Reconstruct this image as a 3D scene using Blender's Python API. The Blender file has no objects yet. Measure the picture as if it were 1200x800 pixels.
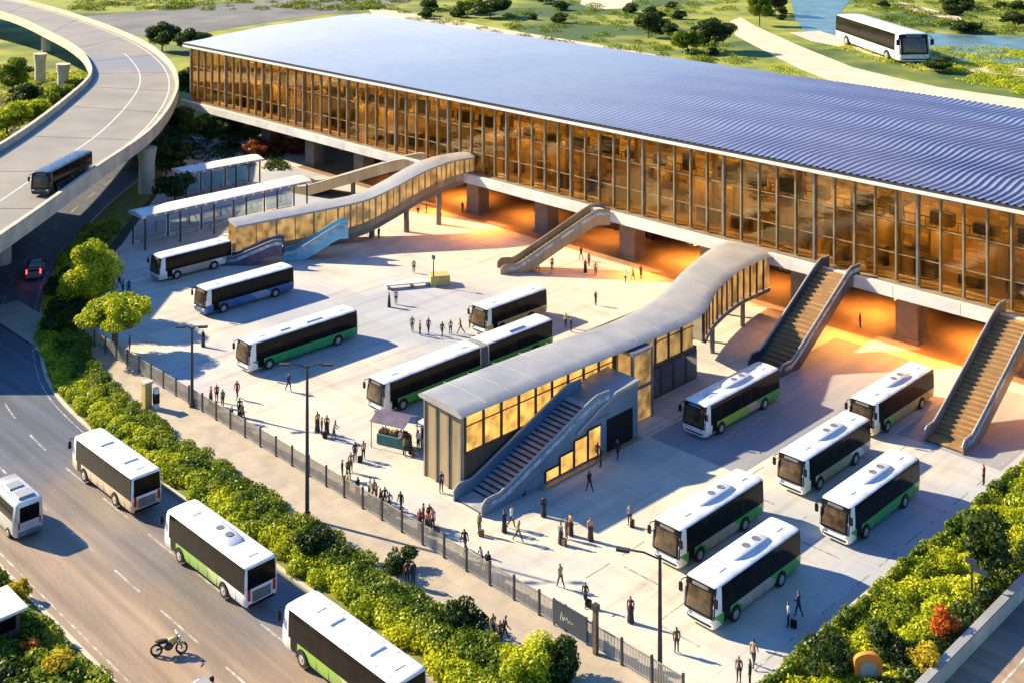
import bpy, bmesh, math, random
import numpy as np
from mathutils import Vector, Matrix
R = math.radians
random.seed(7)
rng = np.random.default_rng(11)
scene = bpy.context.scene
col = scene.collection

# ------------------------------------------------------------------ camera, sky, sun, exposure
# World grid: x runs along the station hall, y runs from the road towards the hall, metres.
CAM_H, FPX, PX0, PY0 = 50.0, 1410.0, 600.0, -150.0
cd = bpy.data.cameras.new('camera')
cam = bpy.data.objects.new('camera', cd)
col.objects.link(cam)
cam.location = (0, 0, CAM_H)
cam.rotation_euler = (R(90), 0, R(45))
cd.sensor_width = 36
cd.lens = FPX / 1200 * 36
cd.shift_y = -(400 - PY0) / 1200
cd.clip_start = 0.5
cd.clip_end = 6000
scene.camera = cam

SUN_EL = 30.0
SUN_DIR = Vector((-0.933, -0.36, 0)).normalized()      # horizontal direction TOWARDS the sun
w = bpy.data.worlds.new('World')
scene.world = w
w.use_nodes = True
nt = w.node_tree
bg = nt.nodes['Background']
sky = nt.nodes.new('ShaderNodeTexSky')
sky.sky_type = 'NISHITA'
sky.sun_disc = False
sky.sun_elevation = R(SUN_EL)
sky.sun_rotation = math.atan2(SUN_DIR.x, SUN_DIR.y)
sky.altitude = 100
sky.air_density = 1.5
sky.dust_density = 0.2
sky.ozone_density = 6.0
skt = nt.nodes.new('ShaderNodeMix')
skt.data_type = 'RGBA'
skt.blend_type = 'MULTIPLY'
skt.inputs[0].default_value = 1.0
nt.links.new(sky.outputs[0], skt.inputs[6])
skt.inputs[7].default_value = (0.55, 0.85, 1.25, 1)
nt.links.new(skt.outputs[2], bg.inputs[0])
bg.inputs[1].default_value = 0.074
sl = bpy.data.lights.new('sun', 'SUN')
sl.energy = 5.0
sl.angle = R(0.8)
sl.color = (1.0, 0.83, 0.56)
so = bpy.data.objects.new('sun', sl)
col.objects.link(so)
tosun = Vector((SUN_DIR.x * math.cos(R(SUN_EL)), SUN_DIR.y * math.cos(R(SUN_EL)), math.sin(R(SUN_EL))))
so.rotation_euler = tosun.to_track_quat('Z', 'Y').to_euler()
scene.view_settings.view_transform = 'Standard'
scene.view_settings.look = 'None'
scene.view_settings.gamma = 1
scene.view_settings.exposure = 1.38
scene.cycles.use_denoising = True
scene.cycles.max_bounces = 6
scene.cycles.transparent_max_bounces = 8
scene.cycles.caustics_reflective = False
scene.cycles.caustics_refractive = False
scene.cycles.sample_clamp_indirect = 4


def G(px, py, z=0.0):
    """survey helper: the plan position of a point of known height."""
    Y = FPX * (CAM_H - z) / (py - PY0)
    X = (px - PX0) * Y / FPX
    return Vector(((X - Y) / math.sqrt(2), (X + Y) / math.sqrt(2), z))


# ------------------------------------------------------------------ materials
def mat(name, c1, c2=None, rough=0.6, metal=0.0, scale=1.0, detail=4, lo=0.35, hi=0.65, bump=0.0, bscale=None,
        spec=0.5, coat=0.0, obj=False, stretch=None, c3=None, s3=0.05):
    m = bpy.data.materials.new(name)
    m.use_nodes = True
    n, l = m.node_tree.nodes, m.node_tree.links
    b = n['Principled BSDF']
    b.inputs['Roughness'].default_value = rough
    b.inputs['Metallic'].default_value = metal
    b.inputs['Specular IOR Level'].default_value = spec
    if coat:
        b.inputs['Coat Weight'].default_value = coat
        b.inputs['Coat Roughness'].default_value = 0.08
    b.inputs['Base Color'].default_value = (*c1, 1)
    if c2 is not None or bump:
        tc = n.new('ShaderNodeTexCoord')
        vec = tc.outputs['Object']
        if not obj:
            g = n.new('ShaderNodeNewGeometry')
            vec = g.outputs['Position']
        if stretch:
            mp = n.new('ShaderNodeMapping')
            mp.inputs['Scale'].default_value = stretch
            l.new(vec, mp.inputs[0])
            vec = mp.outputs[0]
    last = None
    if c2 is not None:
        t = n.new('ShaderNodeTexNoise')
        t.inputs['Scale'].default_value = scale
        t.inputs['Detail'].default_value = detail
        t.inputs['Roughness'].default_value = 0.62
        l.new(vec, t.inputs['Vector'])
        r = n.new('ShaderNodeValToRGB')
        r.color_ramp.elements[0].position = lo
        r.color_ramp.elements[1].position = hi
        r.color_ramp.elements[0].color = (*c1, 1)
        r.color_ramp.elements[1].color = (*c2, 1)
        l.new(t.outputs[0], r.inputs[0])
        last = r.outputs[0]
        if c3 is not None:
            t3 = n.new('ShaderNodeTexNoise')
            t3.inputs['Scale'].default_value = s3
            t3.inputs['Detail'].default_value = 5
            l.new(vec, t3.inputs['Vector'])
            r3 = n.new('ShaderNodeMapRange')
            r3.inputs['From Min'].default_value = 0.46
            r3.inputs['From Max'].default_value = 0.6
            l.new(t3.outputs[0], r3.inputs[0])
            mx = n.new('ShaderNodeMix')
            mx.data_type = 'RGBA'
            l.new(r3.outputs[0], mx.inputs[0])
            l.new(last, mx.inputs[6])
            mx.inputs[7].default_value = (*c3, 1)
            last = mx.outputs[2]
        l.new(last, b.inputs['Base Color'])
    if bump:
        t2 = n.new('ShaderNodeTexNoise')
        t2.inputs['Scale'].default_value = bscale or scale * 4
        t2.inputs['Detail'].default_value = 5
        l.new(vec, t2.inputs['Vector'])
        bp = n.new('ShaderNodeBump')
        bp.inputs['Strength'].default_value = bump
        bp.inputs['Distance'].default_value = 0.1
        l.new(t2.outputs[0], bp.inputs['Height'])
        l.new(bp.outputs[0], b.inputs['Normal'])
    m['_last'] = 0
    return m


def emit_mat(name, color, strength, base=(0.3, 0.18, 0.06), scale=0.8, lowk=0.35):
    """a lit window or lamp: glow varies softly over the pane"""
    m = mat(name, base, rough=0.12)
    n, l = m.node_tree.nodes, m.node_tree.links
    b = n['Principled BSDF']
    g = n.new('ShaderNodeNewGeometry')
    t = n.new('ShaderNodeTexNoise')
    t.inputs['Scale'].default_value = scale
    t.inputs['Detail'].default_value = 6
    l.new(g.outputs['Position'], t.inputs['Vector'])
    r = n.new('ShaderNodeMapRange')
    r.inputs['From Min'].default_value = 0.35
    r.inputs['From Max'].default_value = 0.65
    r.inputs['To Min'].default_value = strength * lowk
    r.inputs['To Max'].default_value = strength
    l.new(t.outputs[0], r.inputs[0])
    l.new(r.outputs[0], b.inputs['Emission Strength'])
    b.inputs['Emission Color'].default_value = (*color, 1)
    return m


def leaf_mat(name, dark, mid, light, scale=0.35):
    m = bpy.data.materials.new(name)
    m.use_nodes = True
    n, l = m.node_tree.nodes, m.node_tree.links
    n.remove(n['Principled BSDF'])
    out = n['Material Output']
    g = n.new('ShaderNodeNewGeometry')
    r = n.new('ShaderNodeValToRGB')
    e = r.color_ramp.elements
    e[0].position, e[0].color = 0.0, (*dark, 1)
    e[1].position, e[1].color = 1.0, (*light, 1)
    x = e.new(0.45)
    x.color = (*mid, 1)
    t = n.new('ShaderNodeTexNoise')
    t.inputs['Scale'].default_value = scale
    t.inputs['Detail'].default_value = 3
    l.new(g.outputs['Position'], t.inputs['Vector'])
    mr = n.new('ShaderNodeMapRange')
    mr.inputs['From Min'].default_value = 0.36
    mr.inputs['From Max'].default_value = 0.64
    l.new(t.outputs[0], mr.inputs[0])
    ma = n.new('ShaderNodeMath')
    ma.operation = 'MULTIPLY_ADD'
    ma.inputs[1].default_value = 0.45
    l.new(g.outputs['Random Per Island'], ma.inputs[0])
    m2 = n.new('ShaderNodeMath')
    m2.operation = 'MULTIPLY'
    m2.inputs[1].default_value = 0.55
    l.new(mr.outputs[0], m2.inputs[0])
    l.new(m2.outputs[0], ma.inputs[2])
    l.new(ma.outputs[0], r.inputs[0])
    d = n.new('ShaderNodeBsdfDiffuse')
    tr = n.new('ShaderNodeBsdfTranslucent')
    gl = n.new('ShaderNodeBsdfGlossy')
    gl.inputs['Roughness'].default_value = 0.45
    gl.inputs['Color'].default_value = (0.6, 0.6, 0.5, 1)
    l.new(r.outputs[0], d.inputs[0])
    l.new(r.outputs[0], tr.inputs[0])
    mx = n.new('ShaderNodeMixShader')
    mx.inputs[0].default_value = 0.42
    l.new(d.outputs[0], mx.inputs[1])
    l.new(tr.outputs[0], mx.inputs[2])
    mx2 = n.new('ShaderNodeMixShader')
    mx2.inputs[0].default_value = 0.04
    l.new(mx.outputs[0], mx2.inputs[1])
    l.new(gl.outputs[0], mx2.inputs[2])
    l.new(mx2.outputs[0], out.inputs[0])
    return m


def tint_noise(m, fine_scale, amount):
    return m


M = {}
M['grass'] = mat('grass_field', (0.11, 0.16, 0.012), (0.33, 0.32, 0.022), 0.9, scale=0.09, detail=9, c3=(0.04, 0.085, 0.010), s3=0.022, bump=0.5, bscale=0.8)
M['lawn'] = mat('bed_soil', (0.09, 0.12, 0.015), (0.22, 0.21, 0.025), 0.95, scale=0.7)
M['plaza'] = mat('pale_paving', (0.64, 0.57, 0.43), (0.53, 0.475, 0.38), 0.75, scale=0.35, detail=8, c3=(0.37, 0.385, 0.40), s3=0.04, bump=0.15, bscale=3)
M['bay'] = mat('bus_bay_asphalt', (0.20, 0.215, 0.235), (0.29, 0.29, 0.29), 0.7, scale=0.5, detail=8, stretch=(1.0, 0.12, 1), bump=0.2, bscale=5)
M['road'] = mat('road_asphalt', (0.33, 0.235, 0.145), (0.25, 0.185, 0.125), 0.6, scale=0.22, detail=8, stretch=(0.35, 1.0, 1), c3=(0.10, 0.12, 0.145), s3=0.045, bump=0.2, bscale=6)
M['sidewalk'] = mat('sidewalk_paving', (0.46, 0.385, 0.275), (0.35, 0.295, 0.22), 0.8, scale=0.5, detail=8, bump=0.15, bscale=4)
M['kerb'] = mat('kerb_stone', (0.52, 0.47, 0.36), (0.40, 0.36, 0.28), 0.8, scale=1.2)
M['paint'] = mat('road_paint', (0.62, 0.59, 0.52), (0.36, 0.33, 0.29), 0.6, scale=2.2, detail=6, lo=0.42, hi=0.72)
M['fly_paint'] = mat('flyover_paint', (0.72, 0.66, 0.52), (0.55, 0.50, 0.40), 0.6, scale=1.0)
M['fly_road'] = mat('flyover_surface', (0.27, 0.24, 0.19), (0.20, 0.185, 0.155), 0.7, scale=0.15, detail=8, c3=(0.18, 0.19, 0.205), s3=0.035, bump=0.12, bscale=4)
M['concrete'] = mat('weathered_concrete', (0.62, 0.53, 0.37), (0.41, 0.36, 0.27), 0.8, scale=0.4, detail=9, bump=0.15, bscale=2)
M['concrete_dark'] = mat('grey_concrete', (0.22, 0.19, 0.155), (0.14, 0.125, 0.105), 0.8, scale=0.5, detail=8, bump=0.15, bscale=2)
M['girder'] = mat('shaded_girder', (0.04, 0.032, 0.024), (0.07, 0.055, 0.04), 0.85, scale=0.3, detail=8)  # near-black concrete: shade of the flyover underside put into the colour
M['far_road'] = mat('far_road', (0.10, 0.10, 0.095), (0.19, 0.18, 0.15), 0.8, scale=0.06, detail=9)
M['underpass_shade'] = mat('underpass_shade', (0.035, 0.030, 0.024), (0.07, 0.055, 0.04), 0.95, scale=0.3, detail=8)
M['sand'] = mat('sandy_track', (0.66, 0.53, 0.37), (0.52, 0.41, 0.27), 0.9, scale=0.15, detail=8, bump=0.3, bscale=1)
M['white_metal'] = mat('white_panel', (0.76, 0.74, 0.68), (0.62, 0.60, 0.55), 0.45, scale=0.5, detail=6)
M['deck_edge'] = mat('deck_edge_panel', (0.70, 0.67, 0.60), (0.52, 0.50, 0.46), 0.5, scale=0.35, detail=7)
M['steel'] = mat('brushed_steel', (0.33, 0.31, 0.28), (0.23, 0.215, 0.20), 0.38, metal=0.55, scale=0.8)
M['mullion'] = mat('bronze_fin', (0.36, 0.30, 0.20), (0.22, 0.18, 0.12), 0.45, metal=0.35, scale=0.6)
M['dark_metal'] = mat('dark_metal', (0.035, 0.035, 0.04), (0.06, 0.058, 0.055), 0.5, metal=0.3, scale=2)
M['black'] = mat('black_rubber', (0.014, 0.014, 0.015), rough=0.75)
M['grey_roof'] = mat('pale_zinc', (0.40, 0.39, 0.36), (0.27, 0.275, 0.27), 0.42, metal=0.2, scale=0.3, detail=9, bump=0.05, bscale=0.5, lo=0.3, hi=0.7)
M['blue_steel'] = mat('blue_grey_cladding', (0.13, 0.20, 0.28), (0.20, 0.27, 0.33), 0.35, metal=0.3, scale=0.6, detail=6)
M['aqua'] = mat('aqua_panel', (0.12, 0.38, 0.52), (0.20, 0.50, 0.62), 0.3, scale=0.9, detail=5)
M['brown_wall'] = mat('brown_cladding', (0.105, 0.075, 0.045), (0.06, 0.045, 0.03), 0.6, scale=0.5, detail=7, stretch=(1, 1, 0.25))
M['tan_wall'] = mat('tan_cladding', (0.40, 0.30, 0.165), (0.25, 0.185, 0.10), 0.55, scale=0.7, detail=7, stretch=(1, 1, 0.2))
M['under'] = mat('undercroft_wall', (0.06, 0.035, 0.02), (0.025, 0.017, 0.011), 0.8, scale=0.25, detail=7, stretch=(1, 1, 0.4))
M['under_floor'] = mat('shaded_undercroft_floor', (0.34, 0.20, 0.10), (0.22, 0.13, 0.07), 0.55, scale=0.3, detail=8)
M['hall_wall'] = mat('hall_inner_wall', (0.3, 0.2, 0.1), rough=0.6)
def room_wall(m):
    n, l = m.node_tree.nodes, m.node_tree.links
    g = n.new('ShaderNodeNewGeometry')
    mp = n.new('ShaderNodeMapping')
    mp.inputs['Rotation'].default_value = (math.radians(90), 0, 0)
    l.new(g.outputs['Position'], mp.inputs[0])
    br = n.new('ShaderNodeTexBrick')
    br.inputs['Scale'].default_value = 1
    br.inputs['Brick Width'].default_value = 3.8
    br.inputs['Row Height'].default_value = 0.46
    br.inputs['Mortar Size'].default_value = 0.012
    br.inputs['Color1'].default_value = (0, 0, 0, 1)
    br.inputs['Color2'].default_value = (1, 1, 1, 1)
    br.inputs['Mortar'].default_value = (0.1, 0.1, 0.1, 1)
    br.offset = 0.37
    l.new(mp.outputs[0], br.inputs['Vector'])
    t = n.new('ShaderNodeTexNoise')
    t.inputs['Scale'].default_value = 0.9
    t.inputs['Detail'].default_value = 7
    l.new(g.outputs['Position'], t.inputs['Vector'])
    ad = n.new('ShaderNodeMath'); ad.operation = 'MULTIPLY_ADD'; ad.inputs[1].default_value = 0.55
    l.new(br.outputs['Color'], ad.inputs[0]); 
    m2 = n.new('ShaderNodeMath'); m2.operation = 'MULTIPLY_ADD'; m2.inputs[1].default_value = 0.9; m2.inputs[2].default_value = -0.2
    l.new(t.outputs[0], m2.inputs[0]); l.new(m2.outputs[0], ad.inputs[2])
    r = n.new('ShaderNodeValToRGB')
    e = r.color_ramp.elements
    e[0].position, e[0].color = 0.12, (0.05, 0.032, 0.015, 1)
    e[1].position, e[1].color = 0.95, (0.80, 0.60, 0.26, 1)
    for p, c in ((0.3, (0.16, 0.12, 0.05, 1)), (0.45, (0.46, 0.27, 0.08, 1)), (0.62, (0.36, 0.31, 0.10, 1)), (0.76, (0.75, 0.50, 0.16, 1))):
        q = e.new(p); q.color = c
    l.new(ad.outputs[0], r.inputs[0])
    l.new(r.outputs[0], n['Principled BSDF'].inputs['Base Color'])
room_wall(M['hall_wall'])
M['hall_floor'] = mat('hall_floor', (0.24, 0.17, 0.09), rough=0.3)
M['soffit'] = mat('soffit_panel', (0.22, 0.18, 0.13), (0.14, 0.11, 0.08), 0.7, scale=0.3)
M['water'] = mat('river_water', (0.07, 0.14, 0.15), (0.16, 0.24, 0.23), 0.3, scale=0.12, detail=8, bump=0.5, bscale=0.35, spec=0.3)
M['white_paint'] = mat('bus_white', (0.84, 0.84, 0.81), (0.74, 0.735, 0.70), 0.32, scale=0.5, detail=5, coat=0.4, obj=True, lo=0.4, hi=0.75)
M['unit_grey'] = mat('roof_unit_grey', (0.58, 0.61, 0.64), (0.44, 0.47, 0.50), 0.4, scale=0.9, detail=6, obj=True)
M['bus_glass'] = mat('tinted_bus_glass', (0.004, 0.0035, 0.0035), (0.012, 0.009, 0.007), 0.12, scale=0.9, obj=True, spec=0.14)
M['windscreen'] = mat('windscreen_glass', (0.15, 0.10, 0.05), (0.03, 0.022, 0.015), 0.08, scale=0.8, detail=5, obj=True, spec=0.5)  # tan reflection put into the glass colour
M['black_trim'] = mat('black_trim', (0.007, 0.007, 0.008), rough=0.4, spec=0.2)
M['grey_trim'] = mat('grey_trim', (0.16, 0.165, 0.17), (0.11, 0.115, 0.12), rough=0.5, scale=1.5, obj=True)
M['rim'] = mat('wheel_rim', (0.50, 0.50, 0.48), rough=0.35, metal=0.6)
M['lamp_glass'] = mat('headlamp_glass', (0.75, 0.76, 0.74), rough=0.1)
M['red_lamp'] = mat('tail_lamp_glass', (0.50, 0.02, 0.015), rough=0.2)
M['silver'] = mat('silver_paint', (0.60, 0.60, 0.57), (0.50, 0.50, 0.48), 0.3, metal=0.3, scale=0.8, coat=0.5, obj=True)
M['roof_blue_old'] = mat('blue_metal_roof_plain', (0.36, 0.40, 0.66), (0.45, 0.50, 0.74), 0.30, metal=0.75, scale=0.045, detail=6, stretch=(1, 0.5, 1))
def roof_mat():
    m = mat('sky_graded_metal_roof', (0.3, 0.3, 0.5), rough=0.36, metal=0.12)
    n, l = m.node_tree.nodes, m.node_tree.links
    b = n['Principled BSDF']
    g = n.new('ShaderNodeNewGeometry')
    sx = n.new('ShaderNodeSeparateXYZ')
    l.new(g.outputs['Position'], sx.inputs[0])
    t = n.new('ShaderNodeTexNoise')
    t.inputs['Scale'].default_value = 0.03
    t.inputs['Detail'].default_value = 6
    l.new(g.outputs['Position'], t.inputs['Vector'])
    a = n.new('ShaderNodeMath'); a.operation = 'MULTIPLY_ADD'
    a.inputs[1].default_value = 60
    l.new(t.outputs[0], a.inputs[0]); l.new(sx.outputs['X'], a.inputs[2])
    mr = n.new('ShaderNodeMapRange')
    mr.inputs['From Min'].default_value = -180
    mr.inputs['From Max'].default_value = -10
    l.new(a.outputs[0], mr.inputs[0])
    r = n.new('ShaderNodeValToRGB')  # pale-to-blue ramp along the hall: sky reflection put into the roof colour
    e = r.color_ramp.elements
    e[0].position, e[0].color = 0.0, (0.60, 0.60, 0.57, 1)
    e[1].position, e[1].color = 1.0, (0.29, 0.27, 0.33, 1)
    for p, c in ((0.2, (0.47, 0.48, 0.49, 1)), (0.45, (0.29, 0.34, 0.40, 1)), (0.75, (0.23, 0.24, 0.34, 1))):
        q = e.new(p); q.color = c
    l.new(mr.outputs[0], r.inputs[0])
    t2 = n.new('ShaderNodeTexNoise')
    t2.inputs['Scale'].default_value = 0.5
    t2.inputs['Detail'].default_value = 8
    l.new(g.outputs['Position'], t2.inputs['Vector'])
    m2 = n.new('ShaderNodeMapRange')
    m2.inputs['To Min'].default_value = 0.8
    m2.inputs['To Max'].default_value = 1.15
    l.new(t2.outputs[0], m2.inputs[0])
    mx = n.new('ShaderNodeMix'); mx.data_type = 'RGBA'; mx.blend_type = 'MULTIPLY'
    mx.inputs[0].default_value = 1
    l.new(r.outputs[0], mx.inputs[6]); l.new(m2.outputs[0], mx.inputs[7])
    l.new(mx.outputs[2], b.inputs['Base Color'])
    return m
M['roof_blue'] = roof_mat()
M['bark'] = mat('bark', (0.13, 0.10, 0.065), (0.07, 0.052, 0.036), 0.9, scale=3, obj=True)
M['mesh_grey'] = mat('fence_steel', (0.36, 0.33, 0.26), (0.24, 0.22, 0.18), 0.5, metal=0.2, scale=1)
M['skin'] = mat('skin', (0.26, 0.14, 0.085), rough=0.6)
M['hair'] = mat('dark_hair', (0.012, 0.010, 0.009), rough=0.6)
M['shoe'] = mat('dark_shoes', (0.02, 0.017, 0.015), rough=0.6)
M['lit'] = emit_mat('lit_amber_pane', (1.0, 0.50, 0.09), 0.62, scale=0.9, lowk=0.30)
M['lit_dim'] = emit_mat('lit_dim_pane', (1.0, 0.55, 0.16), 0.26, scale=0.7, lowk=0.15)
M['lamp_warm'] = emit_mat('warm_ceiling_lamp', (1.0, 0.45, 0.10), 3.0, base=(0.8, 0.6, 0.3), lowk=0.9)
M['hall_lamp'] = emit_mat('hall_ceiling_lamp', (1.0, 0.72, 0.36), 32.0, base=(0.8, 0.7, 0.5), lowk=0.9)
M['orange'] = mat('orange_board', (0.62, 0.13, 0.02), (0.75, 0.25, 0.03), 0.5, scale=1.2)
M['sign_dark'] = mat('dark_sign_board', (0.03, 0.045, 0.06), rough=0.4)
M['yellow'] = mat('faded_yellow', (0.55, 0.43, 0.12), (0.42, 0.33, 0.11), 0.6, scale=1.5)
M['purple'] = mat('purple_tarpaulin', (0.13, 0.10, 0.16), (0.07, 0.06, 0.09), 0.8, scale=1.2)
M['teal'] = mat('teal_tarpaulin', (0.05, 0.18, 0.16), (0.03, 0.11, 0.11), 0.7, scale=1.4)
M['red_goods'] = mat('red_goods', (0.42, 0.07, 0.025), (0.26, 0.035, 0.02), 0.7, scale=3)

# paving joints on the plaza and sidewalk
def add_joints(m, size, width, k):
    n, l = m.node_tree.nodes, m.node_tree.links
    b = n['Principled BSDF']
    src = b.inputs['Base Color'].links[0].from_socket
    g = n.new('ShaderNodeNewGeometry')
    br = n.new('ShaderNodeTexBrick')
    br.inputs['Scale'].default_value = 1.0
    br.inputs['Brick Width'].default_value = size
    br.inputs['Row Height'].default_value = size
    br.offset = 0.0
    br.inputs['Mortar Size'].default_value = width
    br.inputs['Mortar Smooth'].default_value = 0.3
    br.inputs['Color1'].default_value = (1, 1, 1, 1)
    br.inputs['Color2'].default_value = (0.88, 0.875, 0.87, 1)
    br.inputs['Mortar'].default_value = (k, k, k, 1)
    l.new(g.outputs['Position'], br.inputs['Vector'])
    mx = n.new('ShaderNodeMix')
    mx.data_type = 'RGBA'
    mx.blend_type = 'MULTIPLY'
    mx.inputs[0].default_value = 1.0
    l.new(src, mx.inputs[6])
    l.new(br.outputs['Color'], mx.inputs[7])
    l.new(mx.outputs[2], b.inputs['Base Color'])
def worn(m, lo, hi):
    n, l = m.node_tree.nodes, m.node_tree.links
    g = n.new('ShaderNodeNewGeometry')
    t = n.new('ShaderNodeTexNoise')
    t.inputs['Scale'].default_value = 1.4
    t.inputs['Detail'].default_value = 8
    l.new(g.outputs['Position'], t.inputs['Vector'])
    r = n.new('ShaderNodeMapRange')
    r.inputs['From Min'].default_value = lo
    r.inputs['From Max'].default_value = hi
    l.new(t.outputs[0], r.inputs[0])
    l.new(r.outputs[0], n['Principled BSDF'].inputs['Alpha'])
worn(M['paint'], 0.26, 0.72)
def resurfaced(m):
    n, l = m.node_tree.nodes, m.node_tree.links
    b = n['Principled BSDF']
    src = b.inputs['Base Color'].links[0].from_socket
    g = n.new('ShaderNodeNewGeometry')
    sx = n.new('ShaderNodeSeparateXYZ')
    l.new(g.outputs['Position'], sx.inputs[0])
    t = n.new('ShaderNodeTexNoise')
    t.inputs['Scale'].default_value = 0.07
    t.inputs['Detail'].default_value = 6
    l.new(g.outputs['Position'], t.inputs['Vector'])
    a = n.new('ShaderNodeMath'); a.operation = 'MULTIPLY_ADD'; a.inputs[1].default_value = 46
    l.new(t.outputs[0], a.inputs[0]); l.new(sx.outputs['X'], a.inputs[2])
    r = n.new('ShaderNodeMapRange'); r.inputs['From Min'].default_value = -80; r.inputs['From Max'].default_value = -62
    r.inputs['To Min'].default_value = 1; r.inputs['To Max'].default_value = 0
    l.new(a.outputs[0], r.inputs[0])
    mx = n.new('ShaderNodeMix'); mx.data_type = 'RGBA'
    l.new(r.outputs[0], mx.inputs[0]); l.new(src, mx.inputs[6])
    mx.inputs[7].default_value = (0.085, 0.10, 0.12, 1)
    # wheel tracks: streaks along the lanes
    mp = n.new('ShaderNodeMapping'); mp.inputs['Scale'].default_value = (0.05, 1.1, 1)
    l.new(g.outputs['Position'], mp.inputs[0])
    t2 = n.new('ShaderNodeTexNoise'); t2.inputs['Scale'].default_value = 1.0; t2.inputs['Detail'].default_value = 5
    l.new(mp.outputs[0], t2.inputs['Vector'])
    r2 = n.new('ShaderNodeMapRange'); r2.inputs['From Min'].default_value = .35; r2.inputs['From Max'].default_value = .65
    r2.inputs['To Min'].default_value = .72; r2.inputs['To Max'].default_value = 1.12
    l.new(t2.outputs[0], r2.inputs[0])
    m3 = n.new('ShaderNodeMix'); m3.data_type = 'RGBA'; m3.blend_type = 'MULTIPLY'; m3.inputs[0].default_value = 1
    l.new(mx.outputs[2], m3.inputs[6]); l.new(r2.outputs[0], m3.inputs[7])
    l.new(m3.outputs[2], b.inputs['Base Color'])
resurfaced(M['road'])
def tracks(m):
    n, l = m.node_tree.nodes, m.node_tree.links
    b = n['Principled BSDF']
    src = b.inputs['Base Color'].links[0].from_socket
    g = n.new('ShaderNodeNewGeometry')
    last = src
    for sc, rot, lo_, hi_, k in (((1.0, .06, 1), 0.0, .52, .74, .74), ((.07, .8, 1), .35, .56, .76, .80), ((2.2, 2.2, 1), 0, .66, .74, .72)):
        mp = n.new('ShaderNodeMapping'); mp.inputs['Scale'].default_value = sc; mp.inputs['Rotation'].default_value = (0, 0, rot)
        l.new(g.outputs['Position'], mp.inputs[0])
        t = n.new('ShaderNodeTexNoise'); t.inputs['Scale'].default_value = .8; t.inputs['Detail'].default_value = 7
        l.new(mp.outputs[0], t.inputs['Vector'])
        r = n.new('ShaderNodeMapRange'); r.inputs['From Min'].default_value = lo_; r.inputs['From Max'].default_value = hi_
        r.inputs['To Min'].default_value = 1; r.inputs['To Max'].default_value = k
        l.new(t.outputs[0], r.inputs[0])
        mx = n.new('ShaderNodeMix'); mx.data_type = 'RGBA'; mx.blend_type = 'MULTIPLY'; mx.inputs[0].default_value = 1
        l.new(last, mx.inputs[6]); l.new(r.outputs[0], mx.inputs[7])
        last = mx.outputs[2]
    l.new(last, b.inputs['Base Color'])
tracks(M['plaza'])
add_joints(M['plaza'], 4.0, 0.05, 0.84)
add_joints(M['sidewalk'], 1.5, 0.03, 0.82)

# glass of the big hall: golden tint, half mirror, half see-through
def curtain_glass(name, tint, mirror, k):
    m = bpy.data.materials.new(name)
    m.use_nodes = True
    n, l = m.node_tree.nodes, m.node_tree.links
    n.remove(n['Principled BSDF'])
    tr = n.new('ShaderNodeBsdfTransparent')
    tr.inputs[0].default_value = (*tint, 1)
    gl = n.new('ShaderNodeBsdfGlossy')
    gl.inputs['Color'].default_value = (*mirror, 1)
    gl.inputs['Roughness'].default_value = 0.06
    g = n.new('ShaderNodeNewGeometry')
    t = n.new('ShaderNodeTexNoise')
    t.inputs['Scale'].default_value = 0.5
    t.inputs['Detail'].default_value = 4
    mp = n.new('ShaderNodeMapping')
    mp.inputs['Scale'].default_value = (0.5, 1, 2.6)
    l.new(g.outputs['Position'], mp.inputs[0])
    l.new(mp.outputs[0], t.inputs['Vector'])
    bp = n.new('ShaderNodeBump')
    bp.inputs['Strength'].default_value = 0.12
    bp.inputs['Distance'].default_value = 0.1
    l.new(t.outputs[0], bp.inputs['Height'])
    l.new(bp.outputs[0], gl.inputs['Normal'])
    mx = n.new('ShaderNodeMixShader')
    oi = n.new('ShaderNodeObjectInfo')
    kr = n.new('ShaderNodeMapRange')
    kr.inputs['To Min'].default_value = k * 0.55
    kr.inputs['To Max'].default_value = k * 1.5
    l.new(oi.outputs['Random'], kr.inputs[0])
    l.new(kr.outputs[0], mx.inputs[0])
    l.new(tr.outputs[0], mx.inputs[1])
    l.new(gl.outputs[0], mx.inputs[2])
    l.new(mx.outputs[0], n['Material Output'].inputs[0])
    return m
M['hall_glass'] = curtain_glass('gold_tinted_glass', (0.97, 0.80, 0.46), (0.85, 0.66, 0.36), 0.13)
M['clear_glass'] = curtain_glass('pale_glass', (0.75, 0.82, 0.85), (0.6, 0.7, 0.78), 0.35)

M['leaf'] = leaf_mat('leaf_green', (0.03, 0.07, 0.006), (0.13, 0.20, 0.012), (0.36, 0.40, 0.020))
M['leaf_yellow'] = leaf_mat('leaf_yellow_green', (0.10, 0.16, 0.008), (0.38, 0.45, 0.014), (0.74, 0.70, 0.022))
M['leaf_dark'] = leaf_mat('leaf_dark_green', (0.012, 0.03, 0.006), (0.035, 0.07, 0.010), (0.10, 0.14, 0.016))
M['leaf_gold'] = leaf_mat('leaf_gold', (0.30, 0.24, 0.015), (0.55, 0.43, 0.02), (0.66, 0.52, 0.03))
M['leaf_red'] = leaf_mat('leaf_red', (0.10, 0.03, 0.012), (0.24, 0.06, 0.018), (0.34, 0.11, 0.03))
M['leaf_orange'] = leaf_mat('petal_orange', (0.35, 0.07, 0.012), (0.62, 0.14, 0.015), (0.68, 0.24, 0.03))


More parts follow.
